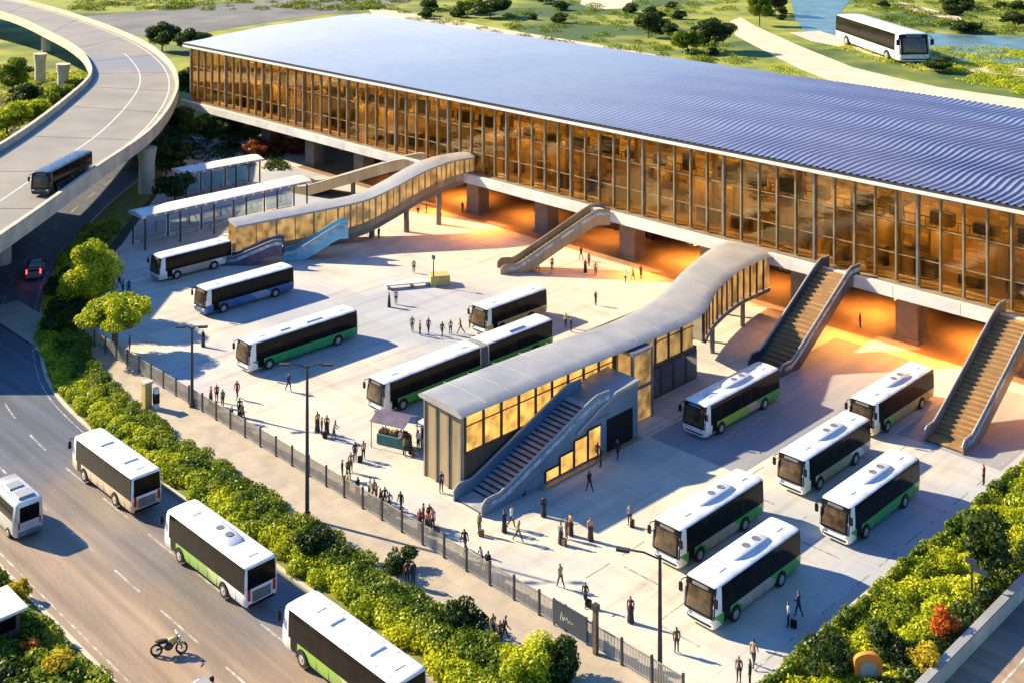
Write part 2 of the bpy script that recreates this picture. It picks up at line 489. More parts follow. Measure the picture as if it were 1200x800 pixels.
# ------------------------------------------------------------------ mesh helpers
class MB:
    def __init__(s):
        s.v, s.f, s.m = [], [], []

    def add(s, vs, fs, mi=0):
        o = len(s.v)
        s.v += [tuple(v) for v in vs]
        s.f += [tuple(i + o for i in f) for f in fs]
        s.m += [mi] * len(fs)
        return s

    def box(s, x0, x1, y0, y1, z0, z1, mi=0):
        return s.add([(x0, y0, z0), (x1, y0, z0), (x1, y1, z0), (x0, y1, z0), (x0, y0, z1), (x1, y0, z1), (x1, y1, z1), (x0, y1, z1)],
                     [(3, 2, 1, 0), (4, 5, 6, 7), (0, 1, 5, 4), (1, 2, 6, 5), (2, 3, 7, 6), (3, 0, 4, 7)], mi)

    def beam(s, a, b, wd, ht, mi=0):
        a, b = Vector(a), Vector(b)
        d = (b - a).normalized()
        side = d.cross(Vector((0, 0, 1)))
        if side.length < 1e-4:
            side = Vector((1, 0, 0))
        side.normalize()
        up = side.cross(d)
        vs = []
        for p in (a, b):
            for (i, j) in ((-1, -1), (1, -1), (1, 1), (-1, 1)):
                vs.append(p + side * (i * wd / 2) + up * (j * ht / 2))
        return s.add(vs, [(0, 1, 2, 3), (7, 6, 5, 4), (0, 4, 5, 1), (1, 5, 6, 2), (2, 6, 7, 3), (3, 7, 4, 0)], mi)

    def tube(s, pts, rad, n=8, mi=0, cap=True):
        pts = [Vector(p) for p in pts]
        if not hasattr(rad, '__len__'):
            rad = [rad] * len(pts)
        rings = []
        for i, p in enumerate(pts):
            d = (pts[min(i + 1, len(pts) - 1)] - pts[max(i - 1, 0)]).normalized()
            a = d.cross(Vector((0.31, 0.2, 0.93)))
            if a.length < 0.05:
                a = d.cross(Vector((1, 0, 0)))
            a.normalize()
            b = d.cross(a)
            rings.append([p + (a * math.cos(2 * math.pi * k / n) + b * math.sin(2 * math.pi * k / n)) * rad[i] for k in range(n)])
        return s.loft(rings, True, cap, mi)

    def loft(s, rings, closed=True, cap=True, mi=0):
        n = len(rings[0])
        o = len(s.v)
        for r in rings:
            s.v += [tuple(v) for v in r]
        for i in range(len(rings) - 1):
            for k in range(n if closed else n - 1):
                a, b = o + i * n + k, o + i * n + (k + 1) % n
                s.f.append((a, b, b + n, a + n))
                s.m.append(mi)
        if cap and closed:
            s.f.append(tuple(o + k for k in reversed(range(n))))
            s.f.append(tuple(o + (len(rings) - 1) * n + k for k in range(n)))
            s.m += [mi, mi]
        return s

    def cyl(s, c, axis, r, h, n=16, mi=0):
        c, ax = Vector(c), Vector(axis).normalized()
        return s.tube([c - ax * h / 2, c + ax * h / 2], r, n, mi)

    def sphere(s, c, r, n=10, m=6, mi=0):
        if not hasattr(r, '__len__'):
            r = (r, r, r)
        rings = []
        for i in range(m + 1):
            a = -math.pi / 2 + math.pi * (0.02 + 0.96 * i / m)
            rings.append([(c[0] + r[0] * math.cos(a) * math.cos(2 * math.pi * k / n), c[1] + r[1] * math.cos(a) * math.sin(2 * math.pi * k / n),
                           c[2] + r[2] * math.sin(a)) for k in range(n)])
        return s.loft(rings, True, True, mi)

    def mesh(s, name, mats):
        me = bpy.data.meshes.new(name)
        me.from_pydata(s.v, [], s.f)
        for m in (mats if isinstance(mats, (list, tuple)) else [mats]):
            me.materials.append(m)
        if len(me.materials) > 1:
            me.polygons.foreach_set('material_index', s.m)
        bm = bmesh.new()
        bm.from_mesh(me)
        bmesh.ops.recalc_face_normals(bm, faces=bm.faces)
        bm.to_mesh(me)
        bm.free()
        return me

    def build(s, name, mats, parent=None, smooth=False, bevel=0.0):
        o = bpy.data.objects.new(name, s.mesh(name, mats))
        col.objects.link(o)
        if parent is not None:
            o.parent = parent
        if smooth:
            for p in o.data.polygons:
                p.use_smooth = True
            sharp(o.data)
        if bevel:
            b = o.modifiers.new('bevel', 'BEVEL')
            b.width = bevel
            b.segments = 2
            b.limit_method = 'ANGLE'
        return o


def sharp(me, ang=40):
    bm = bmesh.new()
    bm.from_mesh(me)
    for e in bm.edges:
        if len(e.link_faces) == 2 and e.calc_face_angle(0) > R(ang):
            e.smooth = False
    bm.to_mesh(me)
    bm.free()


def tag(o, label, cat, group=None, kind=None):
    o['label'] = label
    o['category'] = cat
    if group:
        o['group'] = group
    if kind:
        o['kind'] = kind
    return o


def thing(name, label, cat, loc=(0, 0, 0), rz=0.0, group=None):
    o = bpy.data.objects.new(name, None)
    o.empty_display_size = 0.5
    col.objects.link(o)
    o.location = loc
    o.rotation_euler = (0, 0, rz)
    return tag(o, label, cat, group)


def struct(o):
    o['kind'] = 'structure'
    return o


def copy_tree(o, loc=None, rz=None, parent=None):
    c = o.copy()
    col.objects.link(c)
    if parent is not None:
        c.parent = parent
    for ch in o.children:
        copy_tree(ch, parent=c)
    if loc is not None:
        c.location = loc
    if rz is not None:
        c.rotation_euler = (0, 0, rz)
    return c


def catmull(pts, n=8):
    pts = [Vector(p) for p in pts]
    P = [pts[0] * 2 - pts[1]] + pts + [pts[-1] * 2 - pts[-2]]
    out = []
    for i in range(1, len(P) - 2):
        for k in range(n):
            t = k / n
            a, b, c, d = P[i - 1], P[i], P[i + 1], P[i + 2]
            out.append(0.5 * ((2 * b) + (c - a) * t + (2 * a - 5 * b + 4 * c - d) * t * t + (3 * b - a - 3 * c + d) * t ** 3))
    out.append(pts[-1])
    return out


def sheet(name, pts, z, m, kind=True):
    b = MB()
    b.add([(p[0], p[1], z) for p in pts], [tuple(range(len(pts)))])
    o = b.build(name, m)
    bm = bmesh.new()
    bm.from_mesh(o.data)
    bmesh.ops.triangulate(bm, faces=bm.faces)
    for f in bm.faces:
        if f.normal.z < 0:
            f.normal_flip()
    bm.to_mesh(o.data)
    bm.free()
    return struct(o) if kind else o


def strip(a, b, z, mb, mi=0):
    vs = []
    for p, q in zip(a, b):
        vs += [(p[0], p[1], z), (q[0], q[1], z)]
    mb.add(vs, [(2 * i, 2 * i + 1, 2 * i + 3, 2 * i + 2) for i in range(len(a) - 1)], mi)
    return mb


def offset(path, d):
    out = []
    for i, p in enumerate(path):
        t = (path[min(i + 1, len(path) - 1)] - path[max(i - 1, 0)])
        t = Vector((t.x, t.y, 0)).normalized()
        out.append(Vector((p.x - t.y * d, p.y + t.x * d, p.z)))
    return out


# ------------------------------------------------------------------ leaves
def leaf_mesh(name, clumps, density, size, m, hull=None, flat=0.0, jitter=0.25):
    """clumps: (centre, radii). Diamond leaves through the outer shell of each clump; optional dark inner hull."""
    P, N, S = [], [], []
    for c, r in clumps:
        area = 4 * math.pi * ((r[0] * r[1]) ** 1.6 / 3 + (r[0] * r[2]) ** 1.6 / 3 + (r[1] * r[2]) ** 1.6 / 3) ** (1 / 1.6)
        k = max(8, int(area * density))
        d = rng.normal(size=(k, 3))
        d /= np.linalg.norm(d, axis=1)[:, None]
        rad = 1 - np.abs(rng.normal(0, jitter, size=(k, 1)))
        rad = np.clip(rad, 0.25, 1.12)
        P.append(np.array(c) + d * rad * np.array(r))
        nn = d / np.array(r)
        nn /= np.linalg.norm(nn, axis=1)[:, None]
        N.append(nn + rng.normal(0, 0.55, size=(k, 3)))
        S.append(size * rng.uniform(0.6, 1.35, size=k))
    P, N, S = np.concatenate(P), np.concatenate(N), np.concatenate(S)
    keep = P[:, 2] > 0.03
    P, N, S = P[keep], N[keep], S[keep]
    N /= np.linalg.norm(N, axis=1)[:, None]
    a = np.cross(N, rng.normal(size=N.shape))
    a /= np.linalg.norm(a, axis=1)[:, None]
    b = np.cross(N, a)
    k = len(P)
    V = np.empty((k, 4, 3))
    V[:, 0] = P - a * S[:, None]
    V[:, 1] = P + b * S[:, None] * 0.55 + N * S[:, None] * 0.15
    V[:, 2] = P + a * S[:, None]
    V[:, 3] = P - b * S[:, None] * 0.55 + N * S[:, None] * 0.15
    me = bpy.data.meshes.new(name)
    me.vertices.add(4 * k)
    me.vertices.foreach_set('co', V.ravel())
    me.loops.add(4 * k)
    me.loops.foreach_set('vertex_index', np.arange(4 * k, dtype=np.int32))
    me.polygons.add(k)
    me.polygons.foreach_set('loop_start', np.arange(0, 4 * k, 4, dtype=np.int32))
    me.polygons.foreach_set('loop_total', np.full(k, 4, dtype=np.int32))
    me.update(calc_edges=True)
    me.materials.append(m)
    return me


def leaf_obj(name, clumps, density, size, m, parent=None, loc=None):
    o = bpy.data.objects.new(name, leaf_mesh(name, clumps, density, size, m))
    col.objects.link(o)
    if parent is not None:
        o.parent = parent
    if loc is not None:
        o.location = loc
    return o


def crown_clumps(cx, cy, cz, rx, ry, rz, n, k=0.42, seed=0):
    r = random.Random(seed)
    out = []
    n, k = int(n * 1.7), k * 0.78
    for i in range(n):
        while True:
            a, b, c = r.uniform(-1, 1), r.uniform(-1, 1), r.uniform(-1, 1)
            if 0.12 < a * a + b * b + c * c < 1:
                break
        s = r.uniform(0.5, 1.35) * k
        out.append(((cx + a * rx * 0.78, cy + b * ry * 0.78, cz + c * rz * 0.72), (rx * s, ry * s, rz * s * 0.85)))
    return out


def tree(name, label, loc, h, rx, rz, m, cat='tree', group=None, n=14, size=0.16, dens=26, seed=0, trunk_r=0.18, bare=0.35, ry=None):
    t = thing(name, label, cat, loc, 0, group)
    r = random.Random(seed)
    tm = MB()
    cz = h - rz
    tm.tube([(0, 0, -0.1), (r.uniform(-.1, .1), r.uniform(-.1, .1), h * bare * .6), (0, 0, cz)], [trunk_r * 1.25, trunk_r, trunk_r * .5], 7)
    for i in range(6):
        a = i * 1.05 + r.uniform(-.3, .3)
        z0 = h * bare * r.uniform(.75, 1.1)
        tm.tube([(0, 0, z0), (math.cos(a) * rx * .35, math.sin(a) * rx * .35, (z0 + cz) / 2 + .3), (math.cos(a) * rx * .7, math.sin(a) * rx * .7, cz + r.uniform(-.3, .5) * rz)],
                [trunk_r * .5, trunk_r * .35, trunk_r * .12], 5)
    tm.build('trunk', M['bark'], t, smooth=True)
    cl = crown_clumps(0, 0, cz, rx, ry or rx, rz, n, seed=seed)
    leaf_obj('crown', cl, dens, size, m, t)
    return t


# ================================================================== SETTING: ground
b = MB()
b.add([(-3000, -1500, -0.16), (1800, -1500, -0.16), (1800, 3000, -0.16), (-3000, 3000, -0.16)], [(0, 1, 2, 3)])
struct(b.build('ground', M['grass']))

Z_ROAD = -0.12
# main road: straight along x, then bending away under the flyover
kerb_in = catmull([(-20, 49.2, 0), (-60, 49.2, 0), (-90, 49.3, 0), (-104, 49.6, 0), G(58, 452), G(45, 405), G(46, 370), G(58, 325), G(88, 280), G(135, 232), G(190, 190)], 8)
kerb_out = offset(kerb_in, 13.9)      # left edge of the carriageway
mb = MB()
strip(kerb_in, kerb_out, Z_ROAD, mb)
struct(mb.build('road', M['road']))
def line_on(path, d, wd, z, i0, i1, mb):
    p = offset(path, d - wd / 2)
    q = offset(path, d + wd / 2)
    strip(p[i0:i1], q[i0:i1], z, mb)
mb = MB()
zl = Z_ROAD + 0.006
line_on(kerb_in, 0.55, 0.14, zl, 20, len(kerb_in), mb)
line_on(kerb_in, 13.3, 0.14, zl, 0, len(kerb_in), mb)
dense = catmull(kerb_in, 4)
for lane, phase in ((4.3, 0), (8.3, 2.0)):
    acc, on, start = phase, None, 0
    for i in range(1, len(dense)):
        acc += (dense[i] - dense[i - 1]).length
        ph = acc % 7.5
        if ph < 3.2 and on is None:
            on = i - 1
        elif ph >= 3.2 and on is not None:
            line_on(dense, lane, 0.16, zl, on, i + 1, mb)
            on = None
struct(mb.build('road_markings', M['paint']))

# planted median bed with kerbs, sidewalk, plaza
bed_in = [p for p in kerb_in]
mb = MB()
for d0, d1 in ((0.0, -0.32),):
    a, c = offset(kerb_in, d0), offset(kerb_in, d1)
    for p, q in ((a, c),):
        strip(p, q, 0.02, mb)
        vs = []
        for u in p:
            vs += [(u.x, u.y, Z_ROAD - 0.1), (u.x, u.y, 0.02)]
        mb.add(vs, [(2 * i, 2 * i + 2, 2 * i + 3, 2 * i + 1) for i in range(len(p) - 1)])
struct(mb.build('kerb', M['kerb']))
mb = MB()
a, c = offset(kerb_out, 0.0), offset(kerb_out, 0.32)
strip(c, a, 0.03, mb)
vs = []
for u in a:
    vs += [(u.x, u.y, Z_ROAD - 0.1), (u.x, u.y, 0.03)]
mb.add(vs, [(2 * i, 2 * i + 1, 2 * i + 3, 2 * i + 2) for i in range(len(a) - 1)])
struct(mb.build('verge_kerb', M['kerb']))
mb = MB()
strip(offset(kerb_in, -0.32), offset(kerb_in, -5.4), -0.05, mb)
struct(mb.build('median_bed', M['lawn']))
mb = MB()
mb.add([(-140, 54.2, -0.02), (-20, 54.2, -0.02), (-20, 58.6, -0.02), (-140, 58.6, -0.02)], [(0, 1, 2, 3)])
struct(mb.build('sidewalk', M['sidewalk']))
mb = MB().box(-125, -20, 53.95, 54.2, -0.1, 0.07)
struct(mb.build('sidewalk_kerb', M['kerb']))
sheet('plaza', [(-151, 77), (-138, 64), (-129, 58.6), (-41.7, 58.6), (-41.7, 150), (-205, 150), (-205, 114), (-172, 94)], 0.0, M['plaza'])
sheet('underpass_shade_sheet', [(-290, 110), (-215, 40), (-150, 48), (-126, 56), (-128, 62), (-139, 66), (-152, 80), (-173, 97), (-206, 118)], -0.14, M['underpass_shade'])  # added dark sheet: shade beneath the flyover put into its colour
sheet('bus_lane', [(-66.8, 84), (-57.2, 84), (-57.2, 116), (-66.8, 116)], 0.004, M['bay'])
sheet('bus_bay', [(-51.6, 100), (-42.2, 100), (-42.2, 116), (-51.6, 116)], 0.004, M['bay'])
mb = MB()
for x in (-67.2, -61.9, -56.6, -49.9, -42.6):
    for y0 in np.arange(64, 112, 4.0):
        if x < -60 and y0 < 84:
            continue
        mb.box(x - .06, x + .06, y0, y0 + 2.6, 0.0, 0.009)
for x, y in ((-54, 67), (-48, 63.5), (-54, 82), (-46.8, 78.9)):
    mb.box(x - 1.6, x + 1.6, y - .1, y + .1, 0.0, 0.009)
struct(mb.build('bay_markings', M['paint']))
sheet('undercroft_floor', [(-170, 118.3), (-41.7, 118.3), (-41.7, 146), (-170, 146)], 0.006, M['under_floor'])  # brown sheet: undercroft dimness and amber tint put into the floor colour
# garden bed, wall road on the far side
mb = MB().box(-41.7, -41.4, 40, 150, -0.1, 0.14)
struct(mb.build('garden_kerb', M['kerb']))
sheet('garden_bed', [(-41.4, 40), (-34.1, 40), (-34.1, 150), (-41.4, 150)], 0.02, M['lawn'])
sheet('side_road', [(-33.7, 40), (-18, 40), (-18, 150), (-33.7, 150)], -0.10, M['road'])
mb = MB()
for y0 in np.arange(60, 130, 6.0):
    mb.box(-28.9, -28.75, y0, y0 + 3.5, -0.1, -0.093)
mb.box(-31.2, -31.05, 50, 140, -0.1, -0.093)
struct(mb.build('side_road_markings', M['paint']))
sheet('verge', [(-130, 20), (-20, 20), (-20, 34.9), (-90, 35.0), (-130, 35.2)], 0.0, M['lawn'])

# ---- countryside behind the hall
sheet('far_road', [G(*p) for p in ((70, 22), (250, 6), (480, -14), (480, 3), (300, 28), (190, 46), (120, 36))], -0.10, M['far_road'])
sheet('river', [G(*p) for p in ((925, -8), (1000, -4), (985, 14), (1005, 26), (1080, 38), (1210, 44), (1210, 76), (1085, 70), (1000, 46), (945, 40), (932, 22))], -0.09, M['water'])
sheet('sandy_track', [G(*p) for p in ((868, 20), (884, 30), (935, 53), (1000, 79), (1050, 91), (1100, 102), (1215, 118), (1215, 140), (1100, 128), (1000, 105), (940, 82), (900, 62), (862, 42), (855, 25))], -0.08, M['sand'])
sheet('sandy_path', [G(*p) for p in ((430, 8), (480, 15), (600, 36), (700, 52), (860, 80), (985, 99), (1010, 110), (860, 90), (700, 64), (560, 42), (440, 22))], -0.07, M['sand'])
sheet('sandy_clearing', [G(*p) for p in ((683, -3), (742, -3), (738, 10), (700, 11), (680, 5))], -0.06, M['sand'])
sheet('field_path', [G(*p) for p in ((1035, 1), (1060, 3), (1125, 20), (1130, 26), (1060, 12))], -0.06, M['sand'])
sheet('mud_bank', [G(*p) for p in ((925, 38), (960, 36), (1000, 48), (1080, 72), (1200, 80), (1210, 90), (1085, 82), (1000, 58), (950, 48))], -0.085, M['concrete'])

# ================================================================== STATION HALL
T0 = 118.0
XL, XR = -203.6, -20.0
ZD0, ZD1, ZR = 5.9, 7.0, 17.7
hall = thing('station_hall', 'long glass-fronted station hall with wide blue metal roof', 'station building', (-120, T0, 0))
def hp(mb, name, m, parent=hall, **k):
    o = mb.build(name, m, parent, **k)
    if parent is hall:
        o.location = Vector((120, -T0, 0))
    return o
# roof: gently rippled sheet metal, standing seams across the slope
corner = {'fl': Vector((XL - 1.2, T0 - 1.2, ZR)), 'fr': Vector((XR, T0 - 1.2, ZR)), 'bl': G(430, 16, 18.4), 'br': Vector((XR + 4, 161, 18.2))}
rb = MB()
nu = 660
rows = []
for j in range(25):
    v = j / 24
    row = []
    for i in range(nu + 1):
        u = i / nu
        p = corner['fl'].lerp(corner['fr'], u).lerp(corner['bl'].lerp(corner['br'], u), v)
        bow = 0.7 * math.sin(math.pi * v)
        wig = 0.34 * math.sin(v * 13 + u * 40) + 0.22 * math.sin(v * 27 - u * 23) + 0.3 * math.sin(v * 4.3 - u * 17)
        seam = 0.21 * (i % 3 == 0) - 0.06
        row.append((p.x + wig, p.y, p.z + bow + seam * (0.06 + 0.94 * min(1, max(0, u * 1.9 - 0.75)))))
    rows.append(row)
rb.loft(rows, False, False)
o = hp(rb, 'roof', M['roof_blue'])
# fascia under the roof edge
fb = MB()
fb.box(XL - 1.25, XR, T0 - 1.28, T0 - 0.9, ZR - 0.75, ZR - 0.38)
fb.box(XL - 1.25, XL - 0.9, T0 - 0.9, corner['bl'].y, ZR - 0.55, ZR - 0.08)
hp(fb, 'fascia', M['white_metal'])
gb = MB().box(XL - 1.0, XR, T0 - 1.2, T0 - 0.4, ZR - 0.37, ZR - 0.09)
gb.box(XL - 1.0, XR, T0 - 0.9, T0 + 0.6, ZR - 0.9, ZR - 0.45)
hp(gb, 'gutter', M['dark_metal'])
cb = MB().box(XL, XR, T0 + 0.6, 158, ZR - 0.75, ZR - 0.4)
hp(cb, 'ceiling', M['soffit'])
# deck slab and its pale edge beam
db = MB().box(XL - 0.5, XR, T0 - 1.4, 158, ZD0 + 0.05, ZD1 - 0.05)
hp(db, 'deck_slab', M['soffit'])
eb = MB()
x = XL - 0.6
while x < XR:
    x2 = min(x + 7.2, XR)
    eb.box(x, x2 - 0.05, T0 - 2.0, T0 - 1.4, ZD0, ZD1 + 0.12)
    x = x2
hp(eb, 'edge_beam', M['deck_edge'])
fl = MB().box(XL, XR, T0 + 0.3, 158, ZD1 - 0.05, ZD1 + 0.04)
hp(fl, 'hall_floor', M['hall_floor'])
gal = MB().box(XL, XR, T0 + 4.0, T0 + 11, 11.9, 12.3)
hp(gal, 'gallery_floor', M['hall_wall'])
rl = MB()
rl.box(XL, XR, T0 + 3.9, T0 + 4.0, 13.2, 13.3)
for x in np.arange(XL, XR, 1.2):
    rl.box(x, x + .06, T0 + 3.92, T0 + 3.98, 12.3, 13.2)
hp(rl, 'gallery_rail', M['dark_metal'])
bw = MB().box(XL, XR, T0 + 11, T0 + 11.3, ZD1 + .04, ZR - .75)
hp(bw, 'inner_wall', M['hall_wall'])
ew = MB()
ew.box(XL - .15, XL + .1, T0 + .3, 165, ZD1, ZR - .4)
hp(ew, 'end_wall', M['tan_wall'])
kw = MB().box(XL, XR, 157.6, 158, ZD1, ZR - .4)
hp(kw, 'rear_wall', M['tan_wall'])
iw = MB()
ri = random.Random(3)
for x in np.arange(XL + 5, XR - 3, 6.3):
    iw.box(x, x + .25, T0 + 5.5, T0 + 11, ZD1 + .04, 11.9)
for x in np.arange(XL + 8, XR - 3, 12.1):
    iw.box(x, x + .5, T0 + 3.2, T0 + 3.7, ZD1 + .04, ZR - .75)
hp(iw, 'partition', M['tan_wall'])
ib = MB()
for x in np.arange(XL + 2, XR - 4, 4.7):
    w_ = ri.uniform(1.2, 3.2)
    y_ = T0 + ri.uniform(2.0, 4.5)
    ib.box(x, x + w_, y_, y_ + 1, ZD1 + .04, ZD1 + ri.uniform(1, 2.6))
    ib.box(x + 1, x + 1 + w_, T0 + 5, T0 + 6, 12.3, 12.3 + ri.uniform(.9, 2.2))
hp(ib, 'counter', M['brown_wall'])
# bays: one window + one fin each
BAY = 2.42
pane = MB().box(0.08, BAY - 0.08, -0.02, 0.02, ZD1 + .1, ZR - .9).mesh('window', M['hall_glass'])
trans = MB().box(0.08, BAY - .08, -0.07, 0.07, -.04, .04).mesh('transom', M['mullion'])
fin = MB()
fin.box(-0.085, 0.085, -0.24, 0.2, ZD1 + .1, ZR - .9)
fin_m = fin.mesh('mullion', M['mullion'])
fin2 = MB()
fin2.box(-0.12, 0.12, -0.34, 0.2, ZD1 + .1, ZR - .9)
fin2_m = fin2.mesh('mullion', M['steel'])
nb = int((XR - XL) / BAY)
for i in range(nb + 1):
    x = XL + i * BAY + 120
    if i < nb:
        p = bpy.data.objects.new('window', pane)
        col.objects.link(p)
        p.parent = hall
        p.location = (x, 0, 0)
        for z in (9.9, 13.3):
            t = bpy.data.objects.new('transom', trans)
            col.objects.link(t)
            t.parent = p
            t.location = (0, 0, z)
    f = bpy.data.objects.new('mullion', fin2_m if i % 5 == 0 else fin_m)
    col.objects.link(f)
    f.parent = hall
    f.location = (x, 0, 0)
# interior lamps
lm = MB().box(-1.6, 1.6, -0.15, 0.15, -0.06, 0.06).mesh('ceiling_lamp', M['hall_lamp'])
for i in range(22):
    for dz, dy in ((ZR - 0.9, 6.0), (11.8, 7.5)):
        p = bpy.data.objects.new('ceiling_lamp', lm)
        col.objects.link(p)
        p.parent = hall
        p.location = (XL + 4 + i * 7.9 + 120, dy, dz)
# undercroft: columns, back wall, lamps
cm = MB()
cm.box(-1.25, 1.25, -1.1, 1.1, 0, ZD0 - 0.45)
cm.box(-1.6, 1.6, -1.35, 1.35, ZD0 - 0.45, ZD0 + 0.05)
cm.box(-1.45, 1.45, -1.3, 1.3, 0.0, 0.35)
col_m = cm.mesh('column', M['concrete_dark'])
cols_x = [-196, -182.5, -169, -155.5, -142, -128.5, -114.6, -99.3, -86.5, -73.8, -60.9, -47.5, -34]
for x in cols_x:
    for y in (121.4, 133.5):
        c = bpy.data.objects.new('column', col_m)
        col.objects.link(c)
        c.parent = hall
        c.location = (x + 120, y - T0, 0)
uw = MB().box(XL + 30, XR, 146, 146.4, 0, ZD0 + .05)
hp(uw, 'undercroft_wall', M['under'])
tm_ = MB()
for x in np.arange(-150, -30, 9.0):
    tm_.box(x, x + 3.2, 145.7, 146.0, 0.0, 3.1)
hp(tm_, 'undercroft_door', M['dark_metal'])
bm_ = MB()
for x in cols_x:
    bm_.box(x - .5, x + .5, T0 - 1.3, 146, ZD0 - .5, ZD0 + .05)
hp(bm_, 'ceiling_beam', M['soffit'])
ul = MB().box(-0.9, 0.9, -0.2, 0.2, -0.08, 0.06).mesh('ceiling_lamp', M['lamp_warm'])
for x in (-150, -135.5, -121.5, -107, -93, -80, -67.3, -54.2, -41):
    for y in (125.5, 139):
        p = bpy.data.objects.new('ceiling_lamp', ul)
        col.objects.link(p)
        p.parent = hall
        p.location = (x + 120, y - T0, ZD0 - 0.04)
        if y < 130:
            ld = bpy.data.lights.new('undercroft_light', 'SPOT')
            ld.spot_size = R(118)
            ld.spot_blend = 1.0
            ld.shadow_soft_size = 0.4
            ld.energy = 5200 * {-150: .25, -135.5: .9, -121.5: .55, -107: .35, -93: 1.0, -80: .4, -67.3: .9, -54.2: 1.1, -41: .7}[x]
            ld.color = (1.0, 0.42, 0.085)
            lo = bpy.data.objects.new('undercroft_light', ld)
            col.objects.link(lo)
            lo.location = (x, 125.5, ZD0 - 0.16)
dl = MB().box(-0.5, 0.5, -0.15, 0.15, -0.1, 0.05).mesh('ceiling_lamp', M['lamp_warm'])
for x, k_ in ((-133, .8), (-121, 1.0), (-107, .7), (-94, 1.0), (-86, .9), (-79, .5), (-66.5, .8), (-60, .7), (-54, 1.1), (-44, .8)):
    p = bpy.data.objects.new('ceiling_lamp', dl)
    col.objects.link(p)
    p.parent = hall
    p.location = (x + 120, -1.0, ZD0 - 0.02)
    ld = bpy.data.lights.new('deck_edge_light', 'SPOT')
    ld.spot_size = R(140)
    ld.spot_blend = 1.0
    ld.shadow_soft_size = 0.3
    ld.energy = 3600 * k_
    ld.color = (1.0, 0.36, 0.05)
    lo = bpy.data.objects.new('deck_edge_light', ld)
    col.objects.link(lo)
    lo.location = (x, T0 - 1.0, ZD0 - 0.2)
    lo.rotation_euler = (R(-22), 0, 0)
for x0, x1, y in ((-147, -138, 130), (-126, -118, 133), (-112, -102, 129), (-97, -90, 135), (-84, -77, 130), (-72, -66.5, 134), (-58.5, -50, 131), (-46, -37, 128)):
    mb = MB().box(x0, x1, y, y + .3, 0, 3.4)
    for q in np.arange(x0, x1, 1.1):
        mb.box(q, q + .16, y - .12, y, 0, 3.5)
    hp(mb, 'added_screen', M['under'])  # added dark screens that break up the flat amber glow on the floor

# ================================================================== FLYOVER
ZF = 9.0
outer = [(-55, 312), (0, 275), (51, 240), (118, 192), (176, 152), (203, 118), (209, 91), (196, 67), (162, 44), (101, 20), (34, 1), (-60, -18)]
inner = [(-330, 312), (-215, 275), (-125, 240), (-42, 192), (32, 146), (81, 109), (103, 88), (103, 73), (91, 57), (61, 39), (2, 14), (-95, -8)]
PO = catmull([G(x, y, ZF + 1.1) for x, y in outer], 8)
PI = catmull([G(x, y, ZF + 1.1) for x, y in inner], 8)
fly = thing('flyover', 'curved concrete flyover with pale parapets sweeping above the road', 'flyover', (PO[24].x, PO[24].y, 0))
FO = Vector((-PO[24].x, -PO[24].y, 0))
def fp(mb, name, m, **k):
    o = mb.build(name, m, fly, **k)
    o.location = FO
    return o
def frac(f, dz=0.0):
    return [Vector((a.x + (b.x - a.x) * f, a.y + (b.y - a.y) * f, ZF + dz)) for a, b in zip(PI, PO)]
mb = MB()
A, Bq = frac(0.02), frac(0.98)
rings = []
for a, c in zip(A, Bq):
    m_ = (c - a)
    rings.append([a, c, c + Vector((0, 0, -0.8)), a + Vector((0, 0, -0.8))])
mb.loft(rings, True, True)
fp(mb, 'deck', M['concrete'])
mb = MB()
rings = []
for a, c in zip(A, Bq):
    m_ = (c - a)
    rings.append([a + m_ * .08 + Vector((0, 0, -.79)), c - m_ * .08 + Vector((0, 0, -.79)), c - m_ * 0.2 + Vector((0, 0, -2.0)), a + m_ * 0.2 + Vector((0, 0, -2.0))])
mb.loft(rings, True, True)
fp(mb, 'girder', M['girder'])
mb = MB()
strip(frac(0.035), frac(0.965), ZF + 0.02, mb)
fp(mb, 'road_surface', M['fly_road'])
mb = MB()
def fline(f, wd, i0=0, i1=None):
    u = wd / 20
    strip(frac(f - u / 2)[i0:i1], frac(f + u / 2)[i0:i1], ZF + 0.03, mb)
fline(0.90, 0.25)
fline(0.10, 0.22)
fline(0.58, 0.24, 14, 62)
for i in (2, 7):
    fline(0.58, 0.24, i, i + 3)
fp(mb, 'lane_marking', M['fly_paint'])
for i in range(3, len(PI) - 2, 7):
    mb = MB()
    a_, c_ = frac(0.035)[i], frac(0.965)[i]
    mb.beam(a_ + Vector((0, 0, .03)), c_ + Vector((0, 0, .03)), .11, .02)
    fp(mb, 'expansion_joint', M['dark_metal'])
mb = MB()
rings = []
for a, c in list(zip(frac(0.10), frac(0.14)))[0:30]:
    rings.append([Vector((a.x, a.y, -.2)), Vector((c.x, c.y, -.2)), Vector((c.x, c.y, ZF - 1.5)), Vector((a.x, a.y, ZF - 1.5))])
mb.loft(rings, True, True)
fp(mb, 'sun_block_wall', M['girder'])  # added out-of-view wall that keeps the sun off the underpass
for f0, f1 in ((0.0, 0.03), (0.97, 1.0)):
    mb = MB()
    ra, rb2 = frac(f0), frac(f1)
    rings = [[a + Vector((0, 0, -1.0)), c + Vector((0, 0, -1.0)), c + Vector((0, 0, 1.05)), a + Vector((0, 0, 1.05))] for a, c in zip(ra, rb2)]
    mb.loft(rings, True, True)
    fp(mb, 'parapet', M['concrete'])
def pillar(x, y):
    mb = MB()
    n = 16
    rings = []
    for z, rx in ((0, 1.25), (4.6, 1.2), (5.8, 1.35), (ZF - 1.95, 1.9)):
        rings.append([(x + rx * math.cos(2 * math.pi * k / n), y + min(rx, 1.5) * math.sin(2 * math.pi * k / n), z) for k in range(n)])
    mb.loft(rings, True, True)
    fp(mb, 'pillar', M['concrete'], smooth=True)
